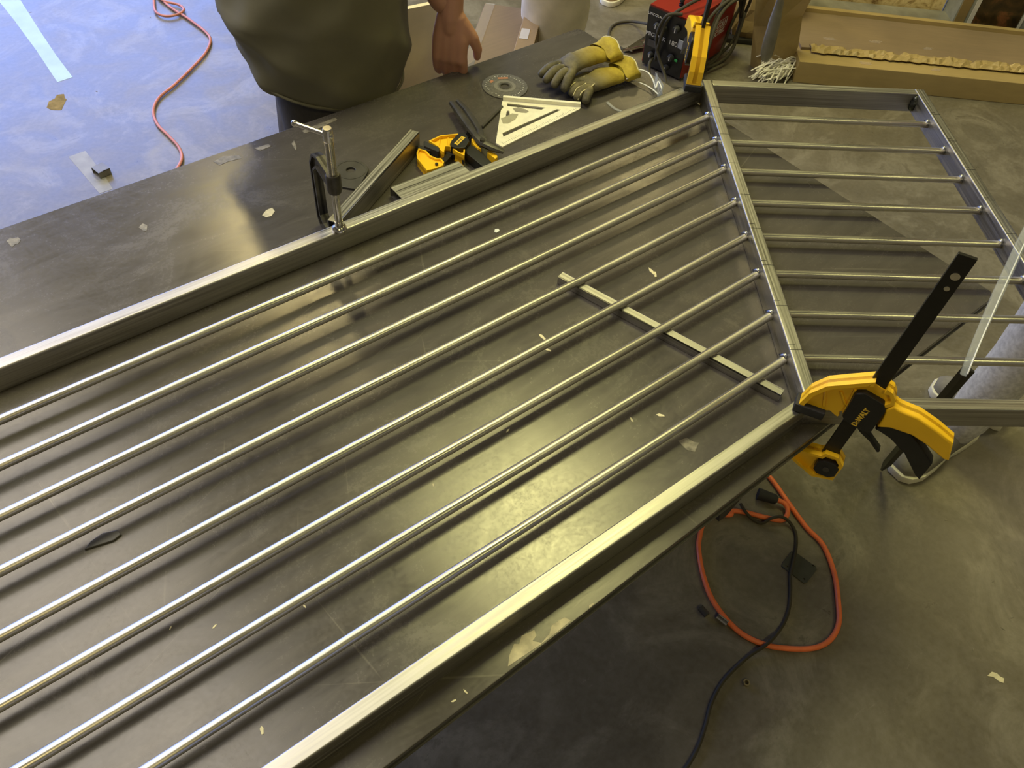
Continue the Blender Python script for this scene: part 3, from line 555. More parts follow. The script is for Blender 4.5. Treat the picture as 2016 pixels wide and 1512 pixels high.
# ------------------------------------------------------------------ clamp lying flat, dark pliers, thin bar
def flat(ps, o): return [(p[0] - o.x, p[1] - o.y) for p in ps]
lo_ = Vector((-0.6371, 0.9945, 0.8000)); lc = thing('bar_clamp', 'yellow and black bar clamp lying flat on the table, jaws to the left', 'clamp', lo_)
def fprism(name, ps, z0, z1, m, par, bev=0.0015): bm = B(); prism(bm, flat(ps, lo_), z0, z1, bev=bev); return obj(name, bm, m, par, smooth=True)
jA = [(-0.6981, 1.0169, 0.8200), (-0.6889, 1.0001, 0.8200), (-0.6914, 0.9804, 0.8200), (-0.6861, 0.9651, 0.8200), (-0.6785, 0.9601, 0.8200), (-0.6801, 0.9454, 0.8200), (-0.6904, 0.9366, 0.8200), (-0.7096, 0.9364, 0.8200), (-0.7286, 0.9408, 0.8200), (-0.7213, 0.9877, 0.8200), (-0.7109, 1.0052, 0.8200)]
a_ = fprism('fixed_jaw', jA, 0.006, 0.016, M['yellow'], lc); bm = B(); ribbon(bm, flat(jA, lo_), 0.0035, 0.0, 0.021, axis='Z'); obj('rim', bm, M['yellow'], a_, smooth=True)
bm = B(); c_ = Vector((-0.6965, 0.9505, 0.8200)) - lo_; tube(bm, [(c_.x, c_.y, 0.012), (c_.x, c_.y, 0.0205)], 0.0035, 12); obj('screw', bm, M['black'], a_, smooth=True)
jB = [(-0.6698, 1.0179, 0.8300), (-0.6369, 1.0207, 0.8300), (-0.6002, 1.0051, 0.8300), (-0.5941, 0.9817, 0.8300), (-0.6372, 0.9303, 0.8300), (-0.6429, 0.9513, 0.8300), (-0.6438, 0.9747, 0.8300), (-0.6514, 0.9810, 0.8300), (-0.6672, 0.9646, 0.8300), (-0.6686, 0.9762, 0.8300), (-0.6650, 0.9858, 0.8300)]
b_ = fprism('sliding_jaw', jB, 0.008, 0.022, M['yellow'], lc); bm = B(); ribbon(bm, flat(jB, lo_), 0.0035, 0.002, 0.029, axis='Z'); 
for q, r in (((-0.6395, 1.0182, 0.8300), (-0.6641, 0.9893, 0.8300)), ((-0.6203, 1.0140, 0.8300), (-0.6440, 0.9789, 0.8300))):
    q = Vector(q) - lo_; r = Vector(r) - lo_; tube(bm, [(q.x, q.y, 0.023), (r.x, r.y, 0.023)], 0.0018, 6)
obj('rim', bm, M['yellow'], b_, smooth=True)
hs = fprism('housing', [(-0.6408, 0.9788, 0.8350), (-0.6314, 0.9862, 0.8350), (-0.6036, 0.9983, 0.8350), (-0.5926, 0.9973, 0.8350), (-0.5906, 0.9843, 0.8350), (-0.5993, 0.9626, 0.8350), (-0.6213, 0.9485, 0.8350), (-0.6363, 0.9538, 0.8350), (-0.6453, 0.9682, 0.8350)], 0.0, 0.034, M['black'], lc)
fprism('print_patch', [(-0.6338, 0.9728, 0.8350), (-0.6036, 0.9859, 0.8350), (-0.6000, 0.9767, 0.8350), (-0.6317, 0.9634, 0.8350)], 0.0342, 0.0346, M['print_y'], hs, 0)
la, lb = Vector((-0.6329, 0.9677, 0.8350)) - lo_, Vector((-0.6020, 0.9813, 0.8350)) - lo_; ex = (lb - la).normalized(); ey = Vector((0, 0, 1)).cross(ex); cl_ = (la + lb) / 2; cl_.z = 0.0348
text('lettering', 'DeWALT', 0.0062, M['ink'], hs, mtx(cl_, ex, ey, (0, 0, 1)), 0.0002)
fprism('pad', [(-0.6785, 1.0244, 0.8300), (-0.6748, 1.0247, 0.8300), (-0.6637, 0.9877, 0.8300), (-0.6709, 0.9763, 0.8300), (-0.6749, 0.9763, 0.8300), (-0.6874, 1.0099, 0.8300)], 0.001, 0.027, M['rubber'], lc)
fprism('pad', [(-0.6941, 1.0250, 0.8200), (-0.6879, 1.0223, 0.8200), (-0.6781, 0.9976, 0.8200), (-0.6812, 0.9937, 0.8200), (-0.6841, 0.9943, 0.8200), (-0.6986, 1.0172, 0.8200)], 0.0, 0.022, M['rubber'], lc)
fprism('bar', [(-0.6740, 0.9630, 0.8150), (-0.6437, 0.9791, 0.8150), (-0.5472, 1.0234, 0.8150), (-0.5460, 1.0112, 0.8150), (-0.6359, 0.9673, 0.8150), (-0.6751, 0.9480, 0.8150)], 0.010, 0.016, M['blacksteel'], lc, 0.0006)
fprism('trigger', [(-0.6434, 0.9933, 0.8200), (-0.6336, 0.9706, 0.8200), (-0.6357, 0.9319, 0.8200), (-0.6378, 0.9302, 0.8200), (-0.6419, 0.9546, 0.8200), (-0.6555, 0.9742, 0.8200)], 0.004, 0.017, M['black'], lc)
fprism('handle', [(-0.6162, 0.9573, 0.8250), (-0.5957, 0.9637, 0.8250), (-0.5908, 0.9501, 0.8250), (-0.5957, 0.8866, 0.8250), (-0.6037, 0.8788, 0.8250), (-0.6230, 0.8773, 0.8250), (-0.6237, 0.9394, 0.8250)], 0.0, 0.024, M['black'], lc, 0.004)
fprism('handle_side', [(-0.5854, 0.9740, 0.8250), (-0.5808, 0.9723, 0.8250), (-0.5878, 0.9509, 0.8250), (-0.5897, 0.9318, 0.8250), (-0.5946, 0.9364, 0.8250), (-0.5942, 0.9523, 0.8250), (-0.5904, 0.9662, 0.8250)], 0.0, 0.028, M['yellow'], lc)
fprism('handle_tip', [(-0.5733, 0.9292, 0.8250), (-0.5676, 0.9039, 0.8250), (-0.5724, 0.8951, 0.8250), (-0.5805, 0.8938, 0.8250), (-0.5813, 0.9209, 0.8250)], 0.0, 0.021, M['yellow'], lc)
po = Vector((-0.5396, 1.0010, 0.8000)); pk = thing('locking_pliers', 'dark long-handled pliers lying across the flat yellow clamp', 'pliers', po)
def seg(name, a, b, r, m, par, fl=0.7, n=8):
    bm = B(); pts = [Vector(q) - po for q in a]; tube(bm, pts, r, n, flat=fl); return obj(name, bm, m, par, smooth=True)
seg('handle', [(-0.5316, 1.1212, 0.8220), (-0.5476, 1.0650, 0.8240), (-0.5641, 1.0106, 0.8280), (-0.5763, 0.9652, 0.8320)], None, [0.0085, 0.0095, 0.0095, 0.008], M['plate'], pk)
seg('handle', [(-0.5157, 1.1201, 0.8220), (-0.5228, 1.0786, 0.8240), (-0.5378, 1.0308, 0.8280), (-0.5564, 0.9815, 0.8320)], None, [0.0065, 0.008, 0.0085, 0.007], M['plate'], pk)
jw = seg('jaw', [(-0.5779, 0.9678, 0.8350), (-0.5808, 0.9396, 0.8350), (-0.5706, 0.9179, 0.8320), (-0.5542, 0.8974, 0.8260)], None, [0.010, 0.011, 0.011, 0.006], M['plate'], pk)
seg('jaw', [(-0.5550, 0.9834, 0.8320), (-0.5711, 0.9579, 0.8350), (-0.5716, 0.9362, 0.8320)], None, [0.008, 0.010, 0.006], M['plate'], pk)
pv = Vector((-0.5824, 0.9392, 0.8450)) - po; bm = B(); tube(bm, [(pv.x, pv.y, pv.z - .006), (pv.x, pv.y, pv.z + 0.001)], 0.0055, 14); obj('pivot', bm, M['chrome'], jw, smooth=True)
# thin dark flat bar
f_1, f_2, f_3, f_4 = Vector((-0.5129, 1.0300, 0.8000)), Vector((-0.4210, 1.0706, 0.8000)), Vector((-0.4222, 1.0644, 0.8000)), Vector((-0.5150, 1.0226, 0.8000))
bm = B(); fc = (f_1 + f_3) / 2; prism(bm, [(q.x - fc.x, q.y - fc.y) for q in (f_1, f_2, f_3, f_4)], 0, 0.006, bev=0.0006); o = obj('flat_bar', bm, M['plate'], loc=(fc.x, fc.y, TT)); tag(o, 'thin dark flat steel bar between the pliers and the speed square', 'bar')

# ------------------------------------------------------------------ leather work gloves
def glove(label, o, rz, tips, mirror=1, arch=0.0, zoff=0.0, scale=1.0):
    """local x runs from the cuff (x=0) to the finger tips"""
    t = thing('work_glove', label, 'glove', (o[0], o[1], TT + zoff), rz, 'pair of work gloves')
    V, E, Rr = [], [], []
    def add(p, r, par=None):
        V.append((p[0] * scale, p[1] * mirror * scale, p[2] * scale)); Rr.append((r[0] * scale, r[1] * scale)); i = len(V) - 1
        if par is not None: E.append((par, i))
        return i
    a = add((0.0, 0, .022 + arch * .6), (.044, .020)); b = add((.040, 0, .024 + arch), (.040, .022), a); c = add((.085, 0.002, .026 + arch), (.046, .024), b); d = add((.120, 0.0, .024 + arch * .6), (.044, .020), c)
    for k, (dy, L, bend) in enumerate(tips):
        k1 = add((.132, dy * .85, .022 + arch * .4), (.0135, .0135), d); k2 = add((.132 + L * .45, dy * .95 + .004 * k, .022 + bend), (.0135, .013), k1); k3 = add((.132 + L * .9, dy * .98 + .010 * k, .012), (.0115, .0115), k2)
    th = add((.070, -.036, .016), (.016, .015), c); t2_ = add((.110, -.052, .014), (.0145, .014), th); add((.148, -.052, .012), (.0115, .0115), t2_)
    skin('leather_shell', V, E, Rr, M['glove'], t, 2)
    # flared cuff, an open band
    bm = B(); n = 22; rings = []
    for (x, ry, rz_, dz) in ((0.014, .041, .018, 0), (-0.006, .041, .020, .000), (-0.028, .045, .026, .005), (-0.029, .042, .024, .005), (-0.006, .038, .018, .000)):
        rings.append([bm.verts.new((x * scale + 0.006 * sin(3 * 2 * pi * k / n), ry * scale * cos(2 * pi * k / n), (.026 + arch * .6 + dz + rz_ * sin(2 * pi * k / n)) * scale + 0.003 * cos(5 * pi * k / n))) for k in range(n)])
    for p_, q_ in zip(rings, rings[1:]):
        for k in range(n): bm.faces.new((p_[k], p_[(k + 1) % n], q_[(k + 1) % n], q_[k]))
    obj('cuff', bm, M['glove'], t, smooth='all')
    bm = B(); pts = [(-0.0285 * scale + 0.006 * sin(3 * 2 * pi * k / n), .0435 * scale * cos(2 * pi * k / n), (.031 + arch * .6 + .025 * sin(2 * pi * k / n)) * scale + 0.003 * cos(5 * pi * k / n)) for k in range(n + 1)]
    tube(bm, pts, 0.0018, 6, cap=False); obj('piping', bm, M['gtrim'], t, smooth='all')
    for g_ in (-.020, .001, .022):
        bm = B(); y0 = g_ * mirror * scale; dr = .012
        tube(bm, spline([(.122 * scale, y0, (.036 + arch * .55) * scale), (.140 * scale, y0 + .002, (.031 + arch * .3) * scale), (.170 * scale, y0 + dr * .5 * mirror, (.024 + .006) * scale), (.188 * scale, y0 + dr * mirror, .016 * scale)], 5), 0.0017, 6); obj('seam', bm, M['gtrim'], t, smooth='all')
    return t
w1, w2 = Vector((-0.1013, 1.0648, 0.8200)), Vector((-0.3206, 1.0749, 0.8100)); d1 = w2 - w1
glove('worn yellow leather work glove on top of the pair, cuff turned up', w1, math.atan2(d1.y, d1.x), [(-.030, .072, .010), (-.010, .080, .012), (.012, .074, .012), (.032, .060, .010)], 1, 0.026, 0.010, .93)
w3, w4 = Vector((-0.0898, 1.0043, 0.8000)), Vector((-0.2831, 1.0119, 0.8000)); d3 = w4 - w3
glove('greyer leather work glove lying underneath the top glove, beside the safety glasses', w3, math.atan2(d3.y, d3.x), [(-.026, .058, .004), (-.008, .066, .004), (.010, .066, .003), (.026, .054, .002)], 1, 0.0, 0.0, 0.90)

# ------------------------------------------------------------------ clear safety glasses
go = Vector((-0.0735, 0.9325, 0.8000)); gg = thing('safety_glasses', 'clear plastic safety glasses lying behind the far rail by the gloves', 'glasses', go)
def gt(name, ps, r, m='clear', par=gg, flat_=0.5): bm = B(); tube(bm, spline([Vector(q) - go for q in ps], 6), r, 8, flat=flat_); return obj(name, bm, M[m], par, smooth='all')
edge = simple('clear_plastic_edge', (0.75, 0.76, 0.74), 0.15, 0, 0.05, 30)
M['edge'] = edge
gt('temple', [(-0.1332, 0.9916, 0.8060), (-0.0979, 0.9916, 0.8060), (-0.0762, 0.9795, 0.8080), (-0.0631, 0.9488, 0.8080), (-0.0613, 0.9199, 0.8080), (-0.0660, 0.8956, 0.8080)], 0.0022, 'edge')
gt('temple', [(-0.1004, 1.0035, 0.8120), (-0.0700, 1.0046, 0.8160), (-0.0384, 0.9950, 0.8180), (-0.0287, 0.9717, 0.8180), (-0.0407, 0.9409, 0.8160), (-0.0569, 0.9147, 0.8120)], 0.0022, 'edge')
bm = B()
for k in range(3): 
    c_ = Vector([(-0.0674, 1.0027, 0.8120), (-0.0759, 0.9938, 0.8120), (-0.0844, 0.9863, 0.8100)][k]) - go; box(bm, c_, (0.016, 0.005, 0.006), bev=0.001)
obj('hinge', bm, M['edge'], gg, smooth=True)
bm = B(); lp = [Vector(q) - go for q in spline([(-0.0416, 0.9361, 0.8020), (-0.0554, 0.9116, 0.8020), (-0.0700, 0.8828, 0.8020), (-0.1103, 0.8605, 0.8020)], 6)]
for p_, q_ in zip(lp, lp[1:]): bm.faces.new([bm.verts.new(v) for v in (p_, q_, q_ + Vector((0, 0, .038)), p_ + Vector((0, 0, .038)))])
lens = obj('lens', bm, M['clear'], gg, smooth='all'); sm = lens.modifiers.new('thick', 'SOLIDIFY'); sm.thickness = 0.002
gt('lens_rim', [(-0.0889, 0.8885, 0.8380), (-0.0645, 0.9057, 0.8380), (-0.0782, 0.8817, 0.8380), (-0.0773, 0.8738, 0.8200)], 0.0018, 'edge')
bm = B(); to = Vector((-0.1846, 0.9172, 0.8000)); tube(bm, spline([Vector(q) - to for q in ((-0.1916, 0.9450, 0.8030), (-0.1950, 0.9286, 0.8030), (-0.1952, 0.9104, 0.8030), (-0.1897, 0.8964, 0.8030))], 6), 0.0042, 8, flat=0.35)
o = obj('plastic_strip', bm, M['clear'], loc=to, smooth='all'); tag(o, 'short curl of clear plastic strip lying beside the far rail', 'plastic strip')

# ------------------------------------------------------------------ clear strip and dark bar at the table's right corner
cs = Vector((-0.0876, -0.0245, 0.8420)); bm = B(); sp_ = [(0.3274, 0.0961, 0.8500), (0.1035, 0.0362, 0.8515), (-0.0591, -0.0126, 0.8380), (-0.1957, -0.0530, 0.8380), (-0.2908, -0.0837, 0.8320)]
tube(bm, [Vector(q) - cs for q in sp_], [0.010, 0.010, 0.010, 0.008, 0.006], 10, flat=0.35)
o = thing('clear_plastic_strip', 'long clear plastic strip lying slantwise across the right panel bars', 'plastic strip', cs); obj('film', bm, M['clear'], o, smooth='all')
bm = B(); tube(bm, [Vector(q) - cs + Vector((0.006, -0.004, 0.002)) for q in sp_], 0.0015, 6); obj('folded_edge', bm, M['edge'], o, smooth='all')
lb0 = Vector((0.1731, 0.0034, 0.0060)); lb1 = Vector((-0.2168, -0.0748, 0.7900)); bm = B(); dd = lb1 - lb0
xx, yy = frame_of(dd); tube(bm, [Vector((0, 0, 0)), dd * .10, dd], [0.003, 0.0115, 0.0115], 4, flat=0.35); o = obj('leaning_bar', bm, M['frame'], loc=lb0); tag(o, 'dark pointed flat bar leaning behind the near clamp, tip on the floor', 'bar')

# ------------------------------------------------------------------ small scraps
sc_r = random.Random(11)
def chip(c, s, rz, m, grp, lab, z=TT, cat='shaving'):
    bm = B(); n = 5; prism(bm, [(s * (1 + .4 * sc_r.random()) * cos(2 * pi * k / n) * (2.2 if grp.startswith('pale') else 1), s * (.6 + .5 * sc_r.random()) * sin(2 * pi * k / n)) for k in range(n)], 0, s * .35)
    o = obj('metal_shaving' if cat == 'shaving' else 'scrap', bm, m, loc=(c[0], c[1], z)); o.rotation_euler = (0, 0, rz); return tag(o, lab, cat, grp)
for c, s in (((-0.5326, 0.4495, 0.8000), .0045), ((-0.5320, 0.4402, 0.8000), .0035), ((-0.8248, 0.4401, 0.8000), .0040), ((-0.8358, 0.4100, 0.8000), .0028), ((-0.7760, 0.1850, 0.8000), .0030), ((-0.8225, 0.2080, 0.8000), .0024), ((-1.0057, 0.3120, 0.8000), .0020), ((-1.5444, 0.1295, 0.8000), .0025), ((-1.5312, 0.2886, 0.8000), .0016), ((-1.4208, 0.2417, 0.8000), .0014), ((-1.5776, 0.3219, 0.8000), .0012), ((-1.3333, 0.0135, 0.8000), .0016), ((-1.3138, 0.0133, 0.8000), .0016), ((-1.1647, 0.2984, 0.8000), .0012), ((-0.9218, 0.6188, 0.8000), .0012)):
    o = chip(c, s, sc_r.uniform(0, 3), M['scrap'], 'pale shavings on the table', 'tiny pale metal shaving lying on the dark table top')
    lab_ = {.0045: 'largest pale shaving, above the thin square tube near the post', .0040: 'slender pale shaving between two bars left of the thin square tube', .0030: 'pale shaving between the two nearest bars, left of the dried residue', .0024: 'shorter pale shaving beside the slender one between the two nearest bars'}.get(s)
    if lab_: o['label'] = lab_; del o['group']
o = chip((-0.7109, 0.7193, 0.8000), .0055, 0.4, simple('white_chip', (0.7, 0.74, 0.68), .5), 'x', 'small white chip lying between the two farthest railing bars', cat='chip'); del o['group']
bm = B(); co = Vector((-1.6024, 0.5060, 0.8000)); prism(bm, [(q[0] - co.x, q[1] - co.y) for q in ((-1.6242, 0.5000, 0.8000), (-1.6127, 0.5076, 0.8000), (-1.5948, 0.5106, 0.8000), (-1.5764, 0.5031, 0.8000), (-1.5744, 0.4933, 0.8000), (-1.5867, 0.4902, 0.8000), (-1.6033, 0.4945, 0.8000))], 0, .004, bev=.001)
tag(obj('slag_scrap', bm, simple('dark_slag', (0.05, 0.045, 0.035), .35, 0, .4, 60), loc=co), 'dark flat scrap of slag lying at the left under the bars', 'scrap')
bm = B(); co = Vector((-0.1051, -0.5225, 0.0000)); prism(bm, [(q[0] - co.x, q[1] - co.y) for q in ((-0.1200, -0.5080, 0.0000), (-0.1017, -0.5096, 0.0000), (-0.0950, -0.5194, 0.0000), (-0.0958, -0.5280, 0.0000), (-0.0923, -0.5368, 0.0000), (-0.1037, -0.5419, 0.0000), (-0.1093, -0.5330, 0.0000), (-0.1102, -0.5186, 0.0000))], 0, .002)
tag(obj('paper_scrap', bm, M['scrap'], loc=co), 'torn pale paper scrap on the floor at the right', 'scrap')
def stub(a, b, r, lab, name='steel_stub', m='chrome'):
    a = Vector(a); b = Vector(b); bm = B(); tube(bm, [(0, 0, r), (b - a) + Vector((0, 0, r))], r, 12); return tag(obj(name, bm, M[m], loc=a, smooth=True), lab, 'metal stub')
stub((-0.5559, 0.0336, 0.0000), (-0.5575, 0.0099, 0.0000), 0.0085, 'short dark round bar stub on the floor inside the table shadow', m='plate')
stub((-0.5380, -0.0080, 0.0000), (-0.5335, -0.0360, 0.0000), 0.0085, 'short bright round bar stub on the floor touching the orange cord')
bm = B(); ring = circ(0, 0, 0.0085, 6); co = Vector((-0.6054, -0.1605, 0.0000)); o = holed('hex_nut', ring, [circ(0, 0, 0.0048, 12)], 0.009, simple('brassy_nut', (0.42, 0.36, 0.20), .35, .8), loc=co); tag(o, 'small brassy hex nut on the floor left of the paper scrap', 'nut')
for c in ((0.1870, -0.2036, 0.0000), (0.1231, -0.3834, 0.0000), (0.0242, -0.4690, 0.0000), (-0.0873, -0.4498, 0.0000), (0.0713, -0.4678, 0.0000), (-0.3570, -0.1011, 0.0000), (-1.1690, 0.0629, 0.0000), (-0.4730, 3.4966, 0.0000), (-0.8908, 3.8029, 0.0000), (-0.8922, 3.0367, 0.0000)):
    o = chip(c, .0022, sc_r.uniform(0, 3), M['dust'], 'pale specks on the concrete floor', 'tiny pale speck of debris on the concrete floor', 0.0, 'debris')

# ------------------------------------------------------------------ base plate, cords
co = Vector((-0.2654, -0.0478, 0.0000)); fo = [(q[0] - co.x, q[1] - co.y) for q in ((-0.2965, -0.0156, 0.0000), (-0.2886, -0.0125, 0.0000), (-0.2442, -0.0055, 0.0000), (-0.2364, -0.0094, 0.0000), (-0.2261, -0.0718, 0.0000), (-0.2310, -0.0789, 0.0000), (-0.2794, -0.0853, 0.0000), (-0.2881, -0.0823, 0.0000))]
hp = holed('square_plate', fo, [circ(Vector(q).x - co.x, Vector(q).y - co.y, .0032, 10) for q in ((-0.2857, -0.0254, 0.0000), (-0.2291, -0.0659, 0.0000), (-0.2789, -0.0750, 0.0000), (-0.2482, -0.0172, 0.0000))], 0.004, M['floorplate'], loc=co, bev=0.0005)
tag(hp, 'small grey-green square steel plate with corner holes on the floor', 'plate')
def lift(ps, z, dips=()): return [Vector((q[0], q[1], z)) for q in ps]
oc = Vector((-0.2270, -0.1298, 0.0000)); e1 = thing('extension_cord', 'bright orange extension cord looped on the floor by the near table corner', 'cord', oc)
pts = lift([(0.0296, 1.0388, 0.0000), (-0.0367, 0.6168, 0.0000), (-0.0863, 0.3423, 0.0000), (-0.1089, 0.1852, 0.0000), (-0.1296, 0.1080, 0.0000), (-0.1542, 0.0180, 0.0000), (-0.1609, -0.0434, 0.0000), (-0.2035, -0.1120, 0.0000), (-0.2589, -0.1664, 0.0000), (-0.3080, -0.2047, 0.0000), (-0.3599, -0.2174, 0.0000), (-0.4090, -0.2056, 0.0000), (-0.4603, -0.1683, 0.0000), (-0.5015, -0.1228, 0.0000), (-0.5251, -0.0617, 0.0000), (-0.5181, 0.0202, 0.0000), (-0.4844, 0.0894, 0.0000), (-0.4350, 0.1514, 0.0000), (-0.3972, 0.1792, 0.0000), (-0.3315, 0.2270, 0.0000), (-0.2367, 0.3637, 0.0000), (-0.1836, 0.6470, 0.0000), (-0.2669, 0.8572, 0.0000)], 0.0070)
bm = B(); tube(bm, [p - oc for p in spline(pts, 8)], 0.0068, 10); obj('cable', bm, M['orange'], e1, smooth='all')
bm = B(); pts = lift([(-0.4840, 0.5441, 0.0000), (-0.4158, 0.3090, 0.0000), (-0.3053, 0.1763, 0.0000), (-0.2800, 0.1713, 0.0000), (-0.2541, 0.1482, 0.0000), (-0.2255, 0.1095, 0.0000), (-0.1945, 0.0730, 0.0000)], 0.0070) + [Vector((-0.1724, 0.0713, 0.0120)), Vector((-0.1567, 0.0847, 0.0180)), Vector((-0.1535, 0.1005, 0.0200)), Vector((-0.1596, 0.1150, 0.0200))]
tube(bm, [p - oc for p in spline(pts, 8)], 0.0068, 10); obj('cable', bm, M['orange'], e1, smooth='all')
bm = B(); a, b = Vector((-0.1606, 0.1177, 0.0200)) - oc, Vector((-0.1904, 0.1621, 0.0220)) - oc; tube(bm, [a, a + (b - a) * .1, a + (b - a) * .5, b], [0.009, 0.014, 0.015, 0.017], 12); obj('connector', bm, M['rubber'], e1, smooth=True)
oc2 = Vector((-0.2551, -0.0193, 0.0000)); bm = B()
pts = [Vector((-0.2512, 0.1702, 0.0180)), Vector((-0.2595, 0.1449, 0.0180)), Vector((-0.2524, 0.1212, 0.0060)), Vector((-0.2419, 0.0980, 0.0060)), Vector((-0.2186, 0.0885, 0.0220)), Vector((-0.1951, 0.0735, 0.0240)), Vector((-0.1833, 0.0503, 0.0120)), Vector((-0.1938, 0.0203, 0.0060)), Vector((-0.2292, -0.0071, 0.0080)), Vector((-0.2726, -0.0308, 0.0100)), Vector((-0.3053, -0.0496, 0.0080))] + lift([(-0.3348, -0.0750, 0.0000), (-0.3826, -0.1070, 0.0000), (-0.4358, -0.1245, 0.0000)], .006) + [Vector((-0.4997, -0.1301, 0.0180))] + lift([(-0.5566, -0.1217, 0.0000), (-0.6414, -0.1240, 0.0000), (-0.7050, -0.1415, 0.0000), (-0.7541, -0.1676, 0.0000), (-0.8051, -0.1900, 0.0000), (-0.8642, -0.2041, 0.0000), (-0.9404, -0.2090, 0.0000)], .006)
tube(bm, [p - oc2 for p in spline(pts, 8)], 0.0042, 8); tag(obj('power_cord', bm, M['cord'], loc=oc2, smooth='all'), 'thin dark grey cord trailing over the square plate and orange cord', 'cord')
oc3 = Vector((-0.3481, 3.2279, 0.0000)); bm = B()
pts = lift([(-0.2759, 3.9331, 0.0000), (-0.3542, 3.7338, 0.0000), (-0.4023, 3.6166, 0.0000), (-0.4392, 3.5093, 0.0000), (-0.4187, 3.4475, 0.0000), (-0.3659, 3.4375, 0.0000), (-0.3272, 3.4641, 0.0000), (-0.3282, 3.5210, 0.0000), (-0.3697, 3.5914, 0.0000), (-0.3666, 3.6938, 0.0000)], .012)
pts2 = lift([(-0.3649, 3.6694, 0.0000), (-0.3666, 3.5327, 0.0000), (-0.3472, 3.4098, 0.0000), (-0.3372, 3.3275, 0.0000), (-0.3312, 3.2386, 0.0000), (-0.3436, 3.1628, 0.0000), (-0.4102, 3.0723, 0.0000), (-0.5107, 2.9891, 0.0000), (-0.6199, 2.9091, 0.0000), (-0.7116, 2.8514, 0.0000), (-0.7675, 2.7752, 0.0000), (-0.7913, 2.6824, 0.0000), (-0.7883, 2.5836, 0.0000), (-0.7876, 2.5045, 0.0000), (-0.8037, 2.4383, 0.0000), (-0.8405, 2.3876, 0.0000), (-0.9082, 2.3307, 0.0000), (-0.9702, 2.2326, 0.0000)], .008)
tube(bm, [p - oc3 for p in spline(pts, 8)], 0.0058, 8); tube(bm, [p - oc3 for p in spline(pts2, 8)], 0.0058, 8)
tag(obj('air_hose', bm, M['redcord'], loc=oc3, smooth='all'), 'faded red hose curving over the bluish floor behind the table', 'hose')

# ------------------------------------------------------------------ welding machine with its cables and ground clamp
wa, wb_, wc = Vector((1.1720, 1.9972, 0.0000)), Vector((1.2085, 1.7921, 0.0000)), Vector((1.5647, 1.8696, 0.0000))
ex = (wc - wb_).normalized(); ey = Vector((0, 0, 1)).cross(ex); ang = math.atan2(ex.y, ex.x)      # x: depth of the case, y: across the front
wm = thing('welding_machine', 'red and black portable welding machine with coiled black cables on the floor', 'welder', wb_, ang)
WW, WD, WH = 0.208, 0.40, 0.285
bm = B(); prism(bm, [(0.012, 0.012), (WD, 0.012), (WD, WH - .03), (WD - .03, WH), (-0.022, WH), (0.0, 0.02)], 0.0, WW, 'Y', bev=0.004); obj('case', bm, M['red'], wm, smooth=True)
bm = B(); prism(bm, [(0.0, 0.012), (0.014, 0.012), (-0.012, WH - .008), (-0.034, WH - .004)], 0.004, WW - 0.004, 'Y', bev=0.002); fp = obj('front_panel', bm, M['panel'], wm, smooth=True)
pn = Vector((-WH, 0, -0.034)).normalized(); px_ = Vector((0, -1, 0)); py_ = Vector((-0.034, 0, WH)).normalized(); pz_ = px_.cross(py_)
def onp(yy, zz, off=0.0012): return Vector((0 - 0.034 * zz / WH, yy, zz)) + pz_ * (0.004 + off)
for s, yy, zz, sz in (('MIG-PAK', 0.150, 0.165, 0.026), ('180', 0.062, 0.165, 0.030), ('LINCOLN', 0.168, 0.255, 0.016)):
    text('lettering', s, sz, M['print_w'], fp, mtx(onp(yy, zz), px_, py_, pz_), 0.0004)
def knob(yy, zz, r, m='rubber'):
    bm = B(); c = onp(yy, zz, 0); tube(bm, [c, c + pz_ * .014, c + pz_ * .017], [r, r * .85, r * .7], 16); k_ = obj('knob', bm, M[m], fp, smooth=True)
    bm = B(); box(bm, (0, 0, 0), (r * .25, r * 1.2, .001), m=mtx(c + pz_ * .0175, px_, py_, pz_)); obj('pointer', bm, M['print_w'], k_)
knob(.055, .235, .017); knob(.150, .215, .014); knob(.110, .215, .012); knob(.060, .10, .016); knob(.075, .045, .014); knob(.160, .075, .013)
bm = B(); box(bm, (0, 0, 0), (.050, .030, .002), m=mtx(onp(.160, .125), px_, py_, pz_)); obj('nameplate', bm, simple('dark_grey_label', (.05, .045, .042), .4), fp)
bm = B(); box(bm, (0, 0, 0), (.014, .010, .003), m=mtx(onp(.035, .095), px_, py_, pz_)); obj('indicator', bm, simple('green_label', (.04, .35, .10), .4), fp)
bm = B(); box(bm, (0, 0, 0), (.034, .040, .004), m=mtx(onp(.020, .175), px_, py_, pz_), bev=.0015); obj('switch_cover', bm, simple('pale_grey_plastic', (.36, .38, .44), .4), fp)
sx_, sy_, sz_ = Vector((1, 0, 0)), Vector((0, 0, 1)), Vector((0, -1, 0))
for s, zz, sz in (('LINCOLN', 0.165, 0.034), ('ELECTRIC', 0.128, 0.030)):
    text('lettering', s, sz, M['print_w'], wm, mtx((0.265, -0.0012, zz), sx_, sy_, sz_), 0.0006, 0.0006)
bm = B(); ribbon(bm, [(.195, .146), (.335, .146), (.335, .186), (.195, .186)], .002, -0.0016, 0.0, axis='Y'); obj('logo_frame', bm, M['print_w'], wm)
bm = B(); tube(bm, spline([(0.06, WW / 2, WH), (0.08, WW / 2, WH + .035), (0.25, WW / 2, WH + .035), (0.27, WW / 2, WH)], 6), 0.010, 10); obj('carry_handle', bm, M['panel'], wm, smooth='all')
wcab = thing('cable_coil', 'black welding cable coiled and hung over the red welding machine', 'cable', wb_, ang); bm = B()
